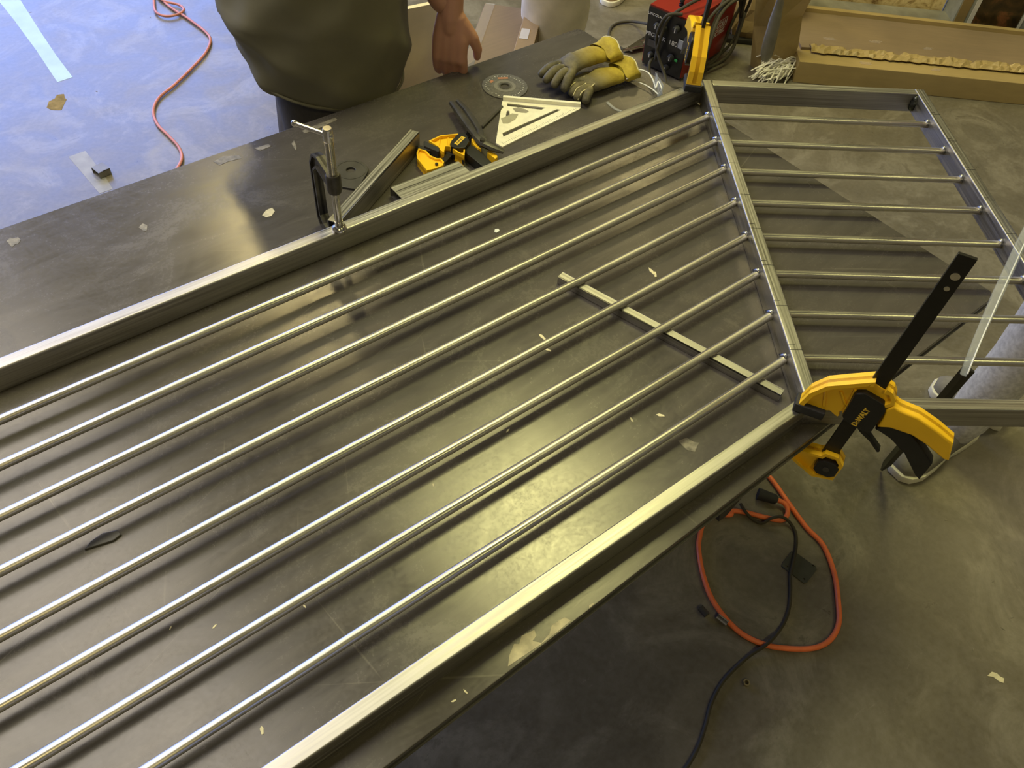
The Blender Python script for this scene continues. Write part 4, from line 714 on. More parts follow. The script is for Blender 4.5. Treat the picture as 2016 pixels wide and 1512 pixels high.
for j, (r1, r2, dx, dz, dy) in enumerate(((.175, .150, .235, .165, -.030), (.160, .165, .245, .150, -.046), (.180, .140, .225, .170, -.060), (.150, .150, .255, .160, -.018))):
    pts = [(dx + r1 * cos(2 * pi * k / 36), dy + .012 * sin(3 * 2 * pi * k / 36 + j), max(.008, dz + r2 * sin(2 * pi * k / 36 + .1 * j))) for k in range(37)]
    tube(bm, pts, 0.0068, 8)
obj('coil', bm, M['cord'], wcab, smooth='all')
bm = B(); tube(bm, spline([(-.01, .150, .060), (-.05, .140, .045), (-.075, .105, .008), (-.09, .04, .008), (-.05, -.04, .008), (.05, -.07, .008), (.1, -.05, .02)], 8), .0068, 8)
tube(bm, spline([(-.03, .045, .30), (-.06, .10, .285), (-.055, .13, .20), (-.045, .12, .12), (-.05, .06, .04), (-.09, .0, .008), (-.02, -.09, .008)], 8), .0068, 8)
tube(bm, spline([(.37, .02, .31), (.30, .0, .345), (.12, .03, .335), (.0, .06, .315), (-.045, .10, .26), (-.05, .115, .15), (-.02, .13, .06)], 8), .0068, 8)
obj('lead', bm, M['cord'], wcab, smooth='all')
gc = Vector((1.2685, 2.1395, 0.0000)); gk = thing('ground_clamp', 'grey spring ground clamp on the floor left of the welding machine', 'clamp', gc)
def gp(*q): return [(p[0] - gc.x, p[1] - gc.y) for p in q]
bm = B(); prism(bm, gp((1.1362, 2.0910, 0.0300), (1.3291, 2.1344, 0.0300), (1.3129, 2.1113, 0.0300), (1.2679, 2.1061, 0.0300), (1.2578, 2.0691, 0.0300), (1.1546, 2.0902, 0.0300)), .022, .034, bev=.002); obj('jaw', bm, M['chrome'], gk, smooth=True)
bm = B(); prism(bm, gp((1.1766, 2.1259, 0.0000), (1.3076, 2.1045, 0.0000), (1.2883, 2.0783, 0.0000), (1.1719, 2.1075, 0.0000)), 0.0, .016, bev=.002); obj('jaw', bm, M['plate'], gk, smooth=True)
bm = B(); a = gp((1.1903, 2.1113, 0.0200), (1.1977, 2.0853, 0.0200)); tube(bm, [(a[0][0], a[0][1], .018), (a[1][0], a[1][1], .018)], .009, 10); obj('spring', bm, M['chrome'], gk, smooth=True)
bm = B(); tube(bm, [Vector(q) - gc for q in spline([(1.1699, 2.1156, 0.0140), (1.1829, 2.1963, 0.0080), (1.2167, 2.2638, 0.0080), (1.2832, 2.3137, 0.0080), (1.3472, 2.3209, 0.0080), (1.3921, 2.2717, 0.0200), (1.3261, 2.1211, 0.0900)], 8)], .0062, 8); obj('lead', bm, M['cord'], gk, smooth='all')

# ------------------------------------------------------------------ cardboard, paper, strand board at the right back
f0, f1 = Vector((1.6536, 1.5113, 0.0000)), Vector((2.4270, 0.7964, 0.0000)); bx = (f1 - f0).normalized(); by = Vector((0, 0, 1)).cross(bx); ba = math.atan2(bx.y, bx.x)
cb = thing('cardboard_box', 'long flattened cardboard box with torn taped edge on the floor, back right', 'box', f0, ba)
LB = 1.75; hb_ = 0.10
def ragged(n, x0, x1, y, amp, rr): return [(x0 + (x1 - x0) * k / n, y + rr.uniform(-amp, amp)) for k in range(n + 1)]
rr = random.Random(5)
bm = B(); prism(bm, [(0, 0), (LB, 0), (LB, .19), (0, .19)], 0, hb_, bev=.004); obj('carton', bm, M['cardtape'], cb, smooth=True)
bm = B(); top = ragged(60, .02, LB - .02, .105, .012, rr) + [(LB, .42), (0.0, .46)]; prism(bm, top, hb_, hb_ + .012); obj('lid', bm, M['cardgrey'], cb)
bm = B()                                            # crumpled torn strip of tape and paper along the edge
n = 90; rows = []
for j in range(5):
    rows.append([bm.verts.new((.06 + (LB - .08) * k / n, .075 + j * .018 + rr.uniform(-.005, .005), hb_ + .006 + (.016 if j in (1, 2, 3) else 0) * rr.random() + .004)) for k in range(n + 1)])
for a, b in zip(rows, rows[1:]):
    for k in range(n): bm.faces.new((a[k], a[k + 1], b[k + 1], b[k]))
cr = obj('torn_tape', bm, M['cardtape'], cb); cr.modifiers.new('t', 'SOLIDIFY').thickness = .003
for x, y, s in ((.17, .20, .05), (.38, .215, .045), (.62, .20, .035), (1.08, .20, .03), (.30, .03, .05), (.62, .035, .04)):
    bm = B(); z_ = hb_ + (.0135 if y > .1 else .002)
    for k in range(3): box(bm, (x + rr.uniform(-.01, .01), y + k * .008, z_), (s, .003, .002), m=None)
    obj('tape_wrinkle', bm, M['tape'], cb)
bm = B(); prism(bm, [(0.02, .46), (LB, .42), (LB, .445), (0.02, .49)], hb_, hb_ + .03); obj('edge_flap', bm, M['cardtape'], cb)
# end flap standing at the left of the box, and string bundle
cs0 = Vector((1.6653, 1.5649, 0.0000)); sh = thing('cardboard_sheet', 'upright yellowish cardboard sheet leaning left of the long box', 'cardboard', cs0)
q = [Vector(v) - cs0 for v in ((1.7149, 1.5849, 0.0300), (1.5730, 1.6229, 0.0000), (1.5193, 1.6413, 0.2200), (1.4778, 1.5998, 0.4200), (1.6495, 1.5507, 0.4200), (1.7316, 1.6236, 0.2400), (1.7203, 1.5863, 0.1200))]
bm = B(); vv = [bm.verts.new(v) for v in (q[0], q[1], q[2], q[3], q[4], q[5], q[6])]; bm.faces.new((vv[0], vv[1], vv[2], vv[6])); bm.faces.new((vv[6], vv[2], vv[5])); bm.faces.new((vv[2], vv[3], vv[4], vv[5]))
o = obj('panel', bm, M['cardtape'], sh); o.modifiers.new('t', 'SOLIDIFY').thickness = .006
cs1 = Vector((1.7119, 1.7460, 0.0000)); q = [Vector(v) - cs1 for v in ((1.5956, 1.6600, 0.0000), (1.6048, 1.7167, 0.0000), (1.5444, 1.7239, 0.2000), (1.4196, 1.6858, 0.4200), (1.4956, 1.6411, 0.4200), (1.5751, 1.6592, 0.2200))]
bm = B(); vv = [bm.verts.new(v) for v in q]; bm.faces.new((vv[0], vv[1], vv[2], vv[5])); bm.faces.new((vv[2], vv[3], vv[4], vv[5]))
o = obj('cardboard_strip', bm, M['cardtape'], loc=cs1); o.modifiers.new('t', 'SOLIDIFY').thickness = .005; tag(o, 'narrow upright cardboard edge between the paper bag and the sheet', 'cardboard')
so2 = Vector((1.6344, 1.5842, 0.0000)); st = thing('string_bundle', 'frayed bundle of white string on the floor in front of cardboard', 'string', so2); st.scale = (1.3, 1.3, 1.2)
bm = B(); rs = random.Random(9)
for k in range(110):
    a = rs.uniform(-.9, .9); ln = rs.uniform(.04, .10); ox, oy = rs.uniform(-.055, .05), rs.uniform(-.035, .035); z = rs.uniform(.004, .06)
    tube(bm, spline([(ox - ln * cos(a), oy - ln * sin(a) * .5, z), (ox, oy, z + rs.uniform(0, .03)), (ox + ln * cos(a + .4), oy + ln * sin(a + .4) * .5, z * .8)], 3), .0022, 4)
ob_ = obj('strands', bm, M['string'], st); ob_['kind'] = 'stuff'
bm = B(); ball(bm, (0, 0, .028), .05, 14, 10, (1.15, .75, .55)); obj('wad', bm, M['string'], st, smooth='all')
bm = B(); tube(bm, [Vector(v) - so2 for v in spline([(1.5177, 1.5807, 0.1000), (1.4850, 1.5652, 0.2000), (1.4408, 1.5432, 0.3100), (1.3694, 1.5042, 0.4400)], 5)], [.010, .016, .020, .021, .021, .021, .020, .019, .019, .018, .016, .014, .012, .009, .007, .004], 8, flat=.4); obj('film_tail', bm, M['greyplastic'], st, smooth='all')
# paper bag
bo = Vector((1.7350, 1.9995, 0.0000)); bg = thing('paper_bag', 'crumpled brown kraft paper bag standing right of the welding machine', 'bag', bo, ba)
bm = B(); n = 28; rings = []; rb = random.Random(4)
for j in range(9):
    z = j * .052; s = 1 + .12 * sin(j * .9)
    rings.append([bm.verts.new((.15 * s * (abs(cos(2 * pi * k / n)) ** .6) * (1 if cos(2 * pi * k / n) > 0 else -1) + rb.uniform(-.009, .009) + .16, .085 * s * (abs(sin(2 * pi * k / n)) ** .6) * (1 if sin(2 * pi * k / n) > 0 else -1) + rb.uniform(-.009, .009), z)) for k in range(n)])
for a, b in zip(rings, rings[1:]):
    for k in range(n): bm.faces.new((a[k], a[(k + 1) % n], b[(k + 1) % n], b[k]))
bm.faces.new(rings[0][::-1]); obj('bag_body', bm, M['bag'], bg)
bm = B(); box(bm, (.16, 0, .012), (.36, .22, .024), bev=.006); obj('base_rim', bm, M['frame'], bg, smooth=True)
# strand board and grey board behind
so3 = Vector((2.2402, 1.8837, 0.0000)); b0, b1 = Vector((1.8814, 1.7110, 0.1120)), Vector((2.4667, 1.1712, 0.1120))
gb_ = B(); prism(gb_, [(.02, .50), (1.02, .50), (1.02, .64), (.02, .64)], 0, .10); o = obj('grey_board', gb_, M['greyplastic'], loc=f0); o.rotation_euler = (0, 0, ba); tag(o, 'long dull grey board lying behind the flattened cardboard box', 'board')
bm = B(); box(bm, (.28, .665, .45), (1.06, .018, .90), m=None); o = obj('strand_board', bm, M['osb'], loc=f0); o.rotation_euler = (0, 0, ba); tag(o, 'upright oriented strand board panel at the back right', 'board')
# display cartons with a dark picture
pb0 = Vector((2.7930, 1.3783, 0.0000)); pb = thing('picture_carton', 'grey carton with a large dark picture print at the back right corner', 'box', f0, ba)
bm = B(); box(bm, (1.16, .66, .25), (.68, .27, .50), bev=.004); bd = obj('carton', bm, simple('grey_carton', (.27, .28, .25), .5), pb, smooth=True)
bm = B(); box(bm, (1.02, .5235, .25), (.215, .003, .46)); obj('picture_print', bm, M['picture'], pb)
bm = B(); box(bm, (.900, .5235, .25), (.020, .003, .48)); obj('white_border', bm, M['print_w'], pb)
bm = B(); box(bm, (.918, .5225, .33), (.014, .003, .2)); obj('yellow_band', bm, M['print_y'], pb)
bm = B(); box(bm, (.850, .5235, .25), (.045, .003, .44)); obj('dark_panel', bm, M['bag'], pb)
bm = B(); box(bm, (1.14, .5235, .25), (.012, .003, .48)); obj('white_border', bm, M['print_w'], pb)

# ------------------------------------------------------------------ cardboard box beyond the table, held by the person
k0, k1, k2 = Vector((-0.2979, 1.4031, 0.7000)), Vector((0.0195, 1.6972, 0.7000)), Vector((-0.0396, 1.3948, 0.7000)); kx = (k1 - k0).normalized(); kw = Vector((kx.y, -kx.x, 0))
if kw.dot(k2 - k0) < 0: kw = -kw
kc = thing('tall_cardboard_box', 'brown cardboard box with clear tape on its edge, behind the far table edge', 'box', (k0.x, k0.y, 0))
km = mtx((0, 0, 0), kx, kw, kx.cross(kw)) if kx.cross(kw).z > 0 else mtx((0, 0, 0), kw, kx, kw.cross(kx))
fx = 0 if kx.cross(kw).z > 0 else 1
def kb(a, b, z0, z1, bev=.004):
    bm = B(); c = ((a[0] + b[0]) / 2, (a[1] + b[1]) / 2); s = (abs(b[0] - a[0]), abs(b[1] - a[1]))
    if fx: c = c[::-1]; s = s[::-1]
    box(bm, (c[0], c[1], (z0 + z1) / 2), (s[0], s[1], z1 - z0), m=km, bev=bev); return bm
obj('carton', kb((0, 0), (.40, .185), .0, .70), M['cardgrey'], kc, smooth=True)
obj('packing_tape', kb((0.0, .004), (.40, .032), .70, .7012, 0), M['tape'], kc)
obj('flap', kb((0.10, .13), (.40, .182), .70, .712, .002), M['card'], kc)
obj('tape_patch', kb((0.19, .135), (.25, .160), .712, .7132, 0), M['print_w'], kc)
bm = B(); co = Vector((-0.1549, 1.7222, 0.5500)); prism(bm, [(-.25, 0), (.12, -.05), (.14, -.035), (-.24, .015)], -.55, .12); tag(obj('cardboard_sheet', bm, simple('pale_straw_cardboard', (.72, .60, .34), .7, 0, .1, 8), loc=(co.x, co.y + .12, .55)), 'pale cardboard sheet seen between the olive shirt and the arm', 'cardboard')

# ------------------------------------------------------------------ people
def loft(name, rings, m, parent, n=40, fold=0.0, seed=1, cap=(False, False)):
    rr = random.Random(seed); ph = [rr.uniform(0, 6) for _ in range(6)]; bm = B(); R_ = []
    for (c, rx, ry, az) in rings:
        ring = []
        for k in range(n):
            a = 2 * pi * k / n; q_ = sin(4 * a + c[2] * 26 + ph[0] + 1.2 * sin(c[2] * 14)); q2_ = sin(7 * a - c[2] * 38 + ph[1]); f = 1 + fold * ((abs(q_) ** 1.6) * (1 if q_ > 0 else -.4) * .45 + q2_ * .22 + sin(11 * a + c[2] * 19 + ph[2]) * .12)
            x, y = rx * f * cos(a), ry * f * sin(a); ring.append(bm.verts.new((c[0] + x * cos(az) - y * sin(az), c[1] + x * sin(az) + y * cos(az), c[2])))
        R_.append(ring)
    for a, b in zip(R_, R_[1:]):
        for k in range(n): bm.faces.new((a[k], a[(k + 1) % n], b[(k + 1) % n], b[k]))
    if cap[0]: bm.faces.new(R_[0][::-1])
    if cap[1]: bm.faces.new(R_[-1])
    o = obj(name, bm, m, parent, smooth='all'); o.modifiers.new('t', 'SOLIDIFY').thickness = .002; return o
def interp(rings, k=4):
    out = []
    for i in range(len(rings) - 1):
        a, b = rings[i], rings[i + 1]
        for j in range(k):
            t = j / k; t = t; out.append((Vector(a[0]).lerp(Vector(b[0]), t), a[1] + (b[1] - a[1]) * t, a[2] + (b[2] - a[2]) * t, a[3]))
    return out + [(Vector(rings[-1][0]), *rings[-1][1:])]
def shoe(name, toe, heel, parent, upper, z=0.0, wdt=0.048):
    toe = Vector(toe); heel = Vector(heel); toe.z = heel.z = z; d = toe - heel; L = d.length; ang = math.atan2(d.y, d.x)
    prof = [(0, .030), (.06, .036), (.25, .038), (.45, .036), (.65, .046), (.82, .050), (.94, .040), (1.0, .018)]
    def outline(g): 
        up = [(x * L, y * g * wdt / .048) for x, y in prof]; return up + [(x, -y) for x, y in up[::-1]]
    t = bpy.data.objects.new(name, None) if False else None
    bm = B(); prism(bm, outline(1.0), 0.0, .026, bev=.005, seg=2); s = obj('sole', bm, M['sole'], parent, smooth=True)
    s.location = heel - Vector(parent.location); s.rotation_euler = (0, 0, ang)
    bm = B(); n = 20; R_ = []
    for (x, hw, hh) in ((.02, .022, .050), (.08, .030, .075), (.20, .033, .085), (.34, .034, .084), (.48, .036, .072), (.62, .041, .058), (.78, .044, .048), (.90, .036, .040), (.97, .020, .030)):
        R_.append([bm.verts.new((x * L, hw * cos(pi * k / n) * wdt / .048, .022 + hh * (max(0, sin(pi * k / n)) ** .65) * .9)) for k in range(n + 1)])
    for a, b in zip(R_, R_[1:]):
        for k in range(n): bm.faces.new((a[k], a[k + 1], b[k + 1], b[k]))
    bm.faces.new(R_[0][::-1]); bm.faces.new(R_[-1]); up = obj('shoe_upper', bm, upper, s, smooth='all')
    bm = B()
    for j in range(4):
        x = (.44 + .065 * j) * L; zt = .022 + (.070 - .008 * j) * .92
        tube(bm, spline([(x, -.022, zt - .012), (x + .006, 0, zt + .003), (x, .022, zt - .012)], 4), .0016, 5)
    obj('laces', bm, M['cord'], up, smooth='all'); return s
def hand(parent, wrist, direction, normal, m, side=1, curl=.5, sc_=1.0):
    """palm, four separate curled fingers and a thumb fused into one continuous surface"""
    w = Vector(wrist); d = Vector(direction).normalized(); nn = Vector(normal); nn = (nn - d * nn.dot(d)).normalized(); s = d.cross(nn) * side
    L0 = Vector(parent.location); bm = B()
    def T(ps, rs, fl=1.0): tube(bm, [q - L0 for q in ps], [x * sc_ for x in rs], 12, flat=fl); [ball(bm, q - L0, x * sc_ * .99, 12, 8) for q, x in zip(ps, rs)]
    c = lambda a, b, e=0: w + (d * a + s * b - nn * e) * sc_
    T([c(-.05, 0), c(.0, 0), c(.02, 0)], [.024, .025, .022])
    for o in (-.027, -.009, .009, .027): T([c(.0, o * .6), c(.045, o * .9), c(.088, o)], [.017, .0165, .0135])
    for (o, Lf) in ((-.030, .070), (-.010, .080), (.010, .074), (.029, .058)):
        a = c(.088, o); a1 = curl * .9; a2 = a1 + curl * 1.1; a3 = a2 + curl * .7
        b_ = a + (d * cos(a1) - nn * sin(a1) + s * o * 1.2) * Lf * .45 * sc_; e = b_ + (d * cos(a2) - nn * sin(a2)) * Lf * .32 * sc_; g = e + (d * cos(a3) - nn * sin(a3)) * Lf * .24 * sc_
        T([a, b_, e, g], [.0115, .0098, .0088, .0072])
    T([c(.010, -.022, .004), c(.040, -.046, .014), c(.068, -.056, .026), c(.088, -.054, .036)], [.017, .0135, .0110, .0088])
    o = obj('hand', bm, m, parent, smooth='all'); rm = o.modifiers.new('fuse', 'REMESH'); rm.mode = 'VOXEL'; rm.voxel_size = .0032; rm.use_smooth_shade = True
    sm = o.modifiers.new('soft', 'SMOOTH'); sm.factor = .6; sm.iterations = 4
    return o
def head(parent, c, face, m):
    c = Vector(c) - Vector(parent.location); fz = Vector(face).normalized(); sx = Vector((0, 0, 1)).cross(fz).normalized(); M4 = mtx(c, sx, fz, Vector((0, 0, 1)))
    bm = B(); g = bmesh.ops.create_uvsphere(bm, u_segments=28, v_segments=20, radius=1)
    for v in g['verts']:
        x, y, z = v.co; jaw = 1 - .32 * max(0, -z) ** 1.5; nose = .020 * math.exp(-((x / .16) ** 2 + ((z + .12) / .22) ** 2)) * (1 if y > 0 else 0)
        v.co = M4 @ Vector((x * .076 * jaw, y * .098 * (jaw * .5 + .5) + nose, z * .118))
    hd = obj('head', bm, m, parent, smooth='all')
    for sd in (-1, 1):
        bm = B(); ball(bm, (0, 0, 0), .012, 10, 8); o = obj('eye', bm, M['print_w'], hd, smooth='all'); o.location = M4 @ Vector((sd * .030, .083, .006))
        bm = B(); ball(bm, (0, 0, 0), .022, 10, 8, (.35, .7, 1.3)); o = obj('ear', bm, m, hd, smooth='all'); o.location = M4 @ Vector((sd * .077, -.005, -.005))
    bm = B(); ball(bm, (0, 0, 0), .02, 10, 6, (1.1, .3, .3)); o = obj('mouth', bm, simple('lips', (.40, .16, .12), .5), hd, smooth='all'); o.matrix_local = mtx(M4 @ Vector((0, .082, -.058)), sx, fz, (0, 0, 1))
    bm = B(); g = bmesh.ops.create_uvsphere(bm, u_segments=28, v_segments=20, radius=1)
    for v in g['verts']:
        x, y, z = v.co; v.co = M4 @ Vector((x * .083, y * .103 - .010, max(z, -.25 + max(0, y) * .9) * .122 + .006))
    obj('hair', bm, M['hair'], hd, smooth='all'); return hd
def body(parent, J, m, k=1.0, over=None):
    """one continuous skinned surface: torso, neck, arms, legs"""
    L0 = Vector(parent.location); names = ['pelvis', 'belly', 'chest', 'neck', 'head', 'shl', 'ell', 'wrl', 'shr', 'elr', 'wrr', 'hil', 'knl', 'anl', 'hir', 'knr', 'anr']
    rad = dict(pelvis=.115, belly=.105, chest=.120, neck=.055, head=.06, shl=.055, ell=.040, wrl=.026, shr=.055, elr=.040, wrr=.026, hil=.080, knl=.055, anl=.036, hir=.080, knr=.055, anr=.036)
    rad.update(over or {}); par = dict(belly='pelvis', chest='belly', neck='chest', head='neck', shl='chest', ell='shl', wrl='ell', shr='chest', elr='shr', wrr='elr', hil='pelvis', knl='hil', anl='knl', hir='pelvis', knr='hir', anr='knr')
    V = [tuple(Vector(J[n_]) - L0) for n_ in names]; E = [(names.index(par[n_]), names.index(n_)) for n_ in names if n_ in par]
    return skin('body', V, E, [rad[n_] * k for n_ in names], m, parent, 2)

# person 1: olive shirt, leaning over the far edge of the table
p1 = thing('person', 'person in an olive t-shirt and dark trousers standing at the far table edge', 'person', (-0.68, 1.46, 0))
J1 = dict(pelvis=(-.65, 1.46, .84), belly=(-.67, 1.46, .98), chest=(-.66, 1.46, 1.24), neck=(-.66, 1.44, 1.44), head=(-.65, 1.40, 1.54), shl=(-.82, 1.49, 1.36), ell=(-.85, 1.62, 1.14), wrl=(-.78, 1.42, 1.32),
          shr=(-.46, 1.46, 1.36), elr=(-.43, 1.44, 1.14), wrr=(-0.4193, 1.2792, 0.9350), hil=(-.71, 1.48, .80), knl=(-.725, 1.50, .46), anl=(-.725, 1.55, .10), hir=(-.59, 1.48, .80), knr=(-.575, 1.50, .46), anr=(-.575, 1.54, .10))
body(p1, J1, M['skin'], 1.12, dict(elr=.056, wrr=.036, shr=.062)); hand(p1, (-0.4192, 1.2793, 0.9300), Vector((-0.4291, 1.2728, 0.8330)) - Vector((-0.4192, 1.2793, 0.9300)), (-.75, -.6, .3), M['skin'], 1, .36, 1.12); head(p1, (-.65, 1.40, 1.62), (.2, -1, -.3), M['skin']); hand(p1, J1['wrl'], (.10, -.05, -.1), (-1, -.3, 0), M['skin'], -1, .6)
L = Vector(p1.location)
rings = [((-.665, 1.455, .785), .190, .160, .2), ((-.665, 1.455, .80), .197, .166, .2), ((-.665, 1.455, .88), .214, .180, .2), ((-.68, 1.455, .98), .226, .190, .2), ((-.66, 1.44, 1.12), .215, .178, .1), ((-.66, 1.45, 1.28), .205, .158, .0), ((-.66, 1.46, 1.38), .205, .125, 0), ((-.66, 1.45, 1.43), .12, .09, 0), ((-.66, 1.45, 1.45), .075, .07, 0)]
sh1 = loft('t_shirt', [(Vector(c) - L, a, b, z) for c, a, b, z in interp(rings, 9)], M['tshirt'], p1, 72, .085, 3)
def hem_tilt(me, top=-1, off=Vector((0, 0, 0))):
    for v in me.vertices:
        k_ = max(0.0, min(1.0, (1.0 - v.co.z) / .20)); dx, dy = v.co.x + L.x + .665, v.co.y + L.y - 1.455; v.co.z += .22 * k_ * (-.73 * dx + .68 * dy)
hem_tilt(sh1.data)
bm = B(); tube(bm, [Vector((-.665 + .196 * cos(2 * pi * k / 40 ) * cos(.2) - .165 * sin(2 * pi * k / 40) * sin(.2), 1.455 + .196 * cos(2 * pi * k / 40) * sin(.2) + .165 * sin(2 * pi * k / 40) * cos(.2), .795)) - L for k in range(41)], .0035, 6, cap=False); hem_tilt(obj('hem', bm, M['tshirt'], sh1, smooth='all').data)
for a, b, c in (('shl', 'ell', -1), ('shr', 'elr', 1)):
    A, Bv = Vector(J1[a]) - L, Vector(J1[b]) - L; bm = B(); tube(bm, [A - (Bv - A) * .25, A, A.lerp(Bv, .5), A.lerp(Bv, .85)], [.07, .082, .078, .080], 16, cap=False); obj('sleeve', bm, M['tshirt'], sh1, smooth='all')
# thicker bare forearm seen at the top edge of the picture
tr = loft('trousers', [(Vector(c) - L, a, b, z) for c, a, b, z in interp([((-.650, 1.46, .62), .150, .13, .1), ((-.650, 1.455, .74), .155, .145, .1), ((-.650, 1.46, .84), .160, .145, .1), ((-.655, 1.455, .90), .155, .135, .1)], 4)], M['jeans'], p1, 40, .02, 5)
for s_, kx_ in (('l', -.725), ('r', -.575)):
    loft('trouser_leg', [(Vector(c) - L, a, b, 0) for c, a, b in ((Vector(c), a, b) for c, a, b in (((kx_ + .005 * (1 if s_ == 'l' else -1), 1.48, .76), .070, .110), ((kx_, 1.50, .46), .083, .088), ((kx_, 1.53, .25), .075, .078), ((kx_, 1.55, .07), .074, .080)))], M['jeans'], tr, 26, .03, 6)
    shoe('shoe', (kx_, 1.42, 0), (kx_ + .0, 1.64, 0), p1, M['jeans'])

def standing(name_label, x, y, az, trousers, shirt, parent_loc, lean=0.0, stance=.10, toes=None, fold=.03, step=(0, 0), hem=.88):
    """upright person facing azimuth az"""
    f = Vector((cos(az), sin(az), 0)); s = Vector((sin(az), -cos(az), 0)); o = Vector((x, y, 0)); t = thing('person', name_label, 'person', o)
    def q(a, b, z): return o + s * a + f * b + Vector((0, 0, z))
    J = dict(pelvis=q(0, 0, .92), belly=q(0, .01 + lean * .1, 1.06), chest=q(0, lean * .3, 1.30), neck=q(0, lean * .45, 1.50), head=q(0, lean * .5 + .02, 1.60), shl=q(-.19, lean * .35, 1.42), ell=q(-.24, lean * .3 + .02, 1.14), wrl=q(-.18, .22, 1.22),
             shr=q(.19, lean * .35, 1.42), elr=q(.24, lean * .3 + .02, 1.14), wrr=q(.18, .22, 1.22), hil=q(-stance, step[0] * .2, .86), knl=q(-stance, step[0] * .6 + .02, .49), anl=q(-stance, step[0], .09), hir=q(stance, step[1] * .2, .86), knr=q(stance, step[1] * .6 + .02, .49), anr=q(stance, step[1], .09))
    body(t, J, M['skin'])
    for w_, sd in (('wrl', -1), ('wrr', 1)): hand(t, J[w_], (f + Vector((0, 0, .3))), Vector((0, 0, 1)), M['skin'], sd, .5)
    head(t, q(0, lean * .5 + .03, 1.66), f + Vector((0, 0, -.3)), M['skin'])
    sh = loft('shirt', [(Vector(c) - o, a, b, az + pi / 2) for c, a, b, _ in interp([(q(0, 0, hem), .18, .135, 0), (q(0, .01, hem + .10), .185, .135, 0), (q(0, lean * .25, 1.28), .205, .135, 0), (q(0, lean * .35, 1.42), .19, .11, 0), (q(0, lean * .4, 1.49), .08, .075, 0)], 4)], shirt, t, 36, .02, 8)
    for a, b in (('shl', 'ell'), ('shr', 'elr')):
        A, Bv = J[a] - o, J[b] - o; bm = B(); tube(bm, [A - (Bv - A) * .25, A, A.lerp(Bv, .8)], [.06, .072, .068], 14, cap=False); obj('sleeve', bm, shirt, sh, smooth='all')
    tr = loft('trousers', [(Vector(c) - o, a, b, az + pi / 2) for c, a, b, _ in interp([(q(0, 0, .80), .180, .125, 0), (q(0, 0, .92), .175, .125, 0), (q(0, 0, 1.0), .155, .11, 0)], 3)], trousers, t, 32, .015, 9)
    for sgn, hp_, kn, an in ((-1, 'hil', 'knl', 'anl'), (1, 'hir', 'knr', 'anr')):
        H, K, A = J[hp_], J[kn], J[an]
        rg = [(H + Vector((0, 0, .02)), .100, .108), (H.lerp(K, .5), .090, .094), (K, .074, .078), (K.lerp(A, .5), .070, .074), (A.lerp(K, .06), .066, .070), (A - Vector((0, 0, .02)), .058, .062)]
        loft('trouser_leg', [(Vector(c) - o, a, b, z) for c, a, b, z in interp([(c, a, b, az + pi / 2) for c, a, b in rg][::-1], 5)], trousers, tr, 30, fold, 10 + sgn)
    return t, J
t2p, J2 = standing('person in pale cream trousers standing past the far table corner', .17, 1.56, -0.75, M['khaki'], M['tshirt2'], None, fold=.09, stance=.085, hem=.99)
for sd, an in ((-1, 'anl'), (1, 'anr')):
    A = J2[an]; f = Vector((cos(-.75), sin(-.75), 0)); shoe('shoe', A + f * .17, A - f * .09, t2p, M['shoe_t'])
# person at the right: light grey sweatpants, canvas shoes
az3 = math.atan2(0.02, -1.0)
o3 = Vector((.42, -.04, 0)); p3 = thing('person', 'person in light grey sweatpants and grey canvas shoes behind the near clamp', 'person', o3)
an_l = Vector((0.4177, -0.0547, 0.0700)); an_r = Vector((0.5453, -0.0508, 0.0800))
J3 = dict(pelvis=(.48, -.03, .92), belly=(.49, -.03, 1.06), chest=(.50, -.03, 1.30), neck=(.49, -.03, 1.50), head=(.47, -.03, 1.60), shl=(.48, -.22, 1.42), ell=(.46, -.27, 1.16), wrl=(.34, -.16, 1.24), shr=(.50, .16, 1.42), elr=(.50, .20, 1.16), wrr=(.36, .10, 1.24),
          hil=(.45, -.12, .86), knl=(an_l.x + .03, an_l.y - .01, .48), anl=tuple(an_l), hir=(.51, .05, .86), knr=(an_r.x - .005, an_r.y + .01, .48), anr=tuple(an_r))
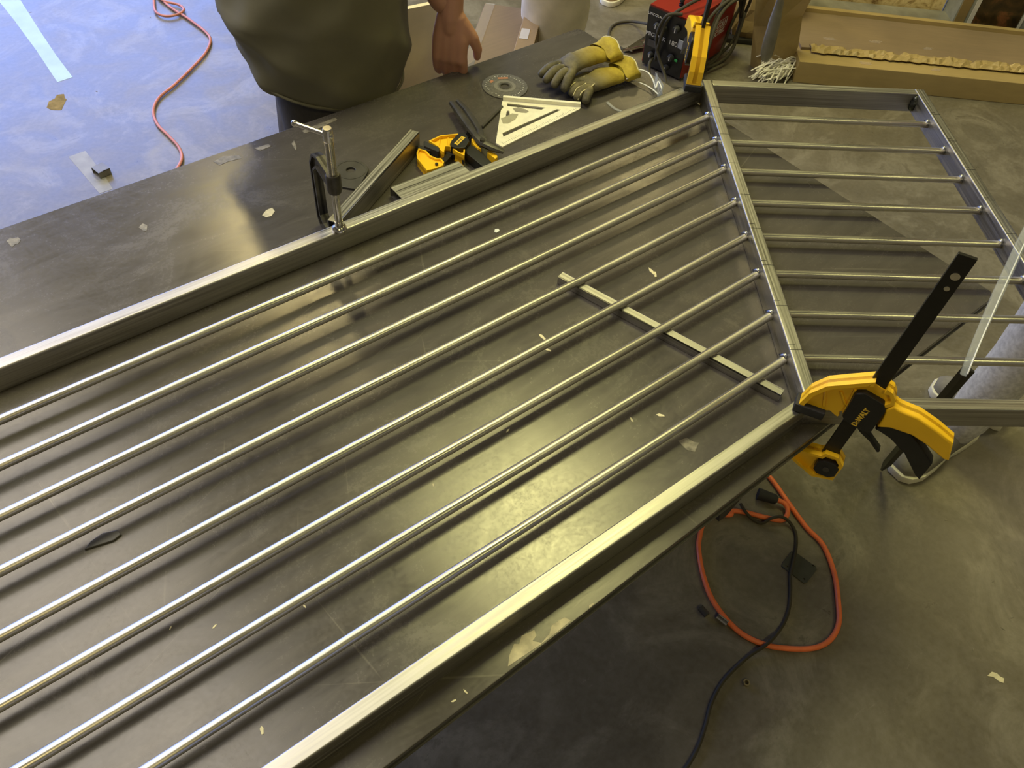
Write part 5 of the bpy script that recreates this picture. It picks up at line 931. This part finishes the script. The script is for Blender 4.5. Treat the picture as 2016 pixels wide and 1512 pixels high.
body(p3, J3, M['skin']); head(p3, (.46, -.03, 1.66), (-1, 0, -.3), M['skin']); hand(p3, J3['wrl'], (-1, .3, .3), (0, 0, 1), M['skin'], -1, .5); hand(p3, J3['wrr'], (-1, -.3, .3), (0, 0, 1), M['skin'], 1, .5)
sh3 = loft('shirt', [(Vector(c) - o3, a, b, pi / 2) for c, a, b, _ in interp([((.48, -.03, .90), .19, .14, 0), ((.49, -.03, 1.05), .185, .135, 0), ((.50, -.03, 1.28), .205, .135, 0), ((.50, -.03, 1.42), .19, .11, 0), ((.49, -.03, 1.49), .08, .075, 0)], 4)], M['tshirt2'], p3, 36, .02, 8)
tr3 = loft('sweatpants', [(Vector(c) - o3, a, b, pi / 2) for c, a, b, _ in interp([((.48, -.03, .80), .165, .125, 0), ((.48, -.03, .92), .17, .125, 0), ((.48, -.03, 1.0), .155, .11, 0)], 3)], M['sweat'], p3, 32, .015, 9)
for hp_, kn, an, fd in (('hil', 'knl', 'anl', .035), ('hir', 'knr', 'anr', .035)):
    H, K, A = Vector(J3[hp_]), Vector(J3[kn]), Vector(J3[an])
    rg = [(H + Vector((0, 0, .02)), .092, .100), (H.lerp(K, .5), .082, .088), (K, .066, .070), (K.lerp(A, .5), .060, .064), (A.lerp(K, .12), .056, .058), (A - Vector((0, 0, .01)), .043, .045)]
    loft('trouser_leg', [(Vector(c) - o3, a, b, z) for c, a, b, z in interp([(c, a, b, 0) for c, a, b in rg][::-1], 6)], M['sweat'], tr3, 32, fd, 21)
shoe('shoe', (0.1874, -0.0277, 0.0000), (0.5154, -0.0713, 0.0000), p3, M['shoe'], wdt=.052)
shoe('shoe', (0.5746, 0.0992, 0.0000), (0.6242, -0.1220, 0.0000), p3, M['shoe'], wdt=.050)
# shoe tip of somebody at the top edge
so4 = Vector((1.4418, 2.4733, 0.0000)); p4 = thing('tan_shoe', 'tan shoe at the top of the picture, left of the welding machine', 'shoe', so4)
shoe('shoe', (1.4041, 2.4959, 0.0000), (1.6856, 2.5682, 0.0000), p4, M['shoe_t'])
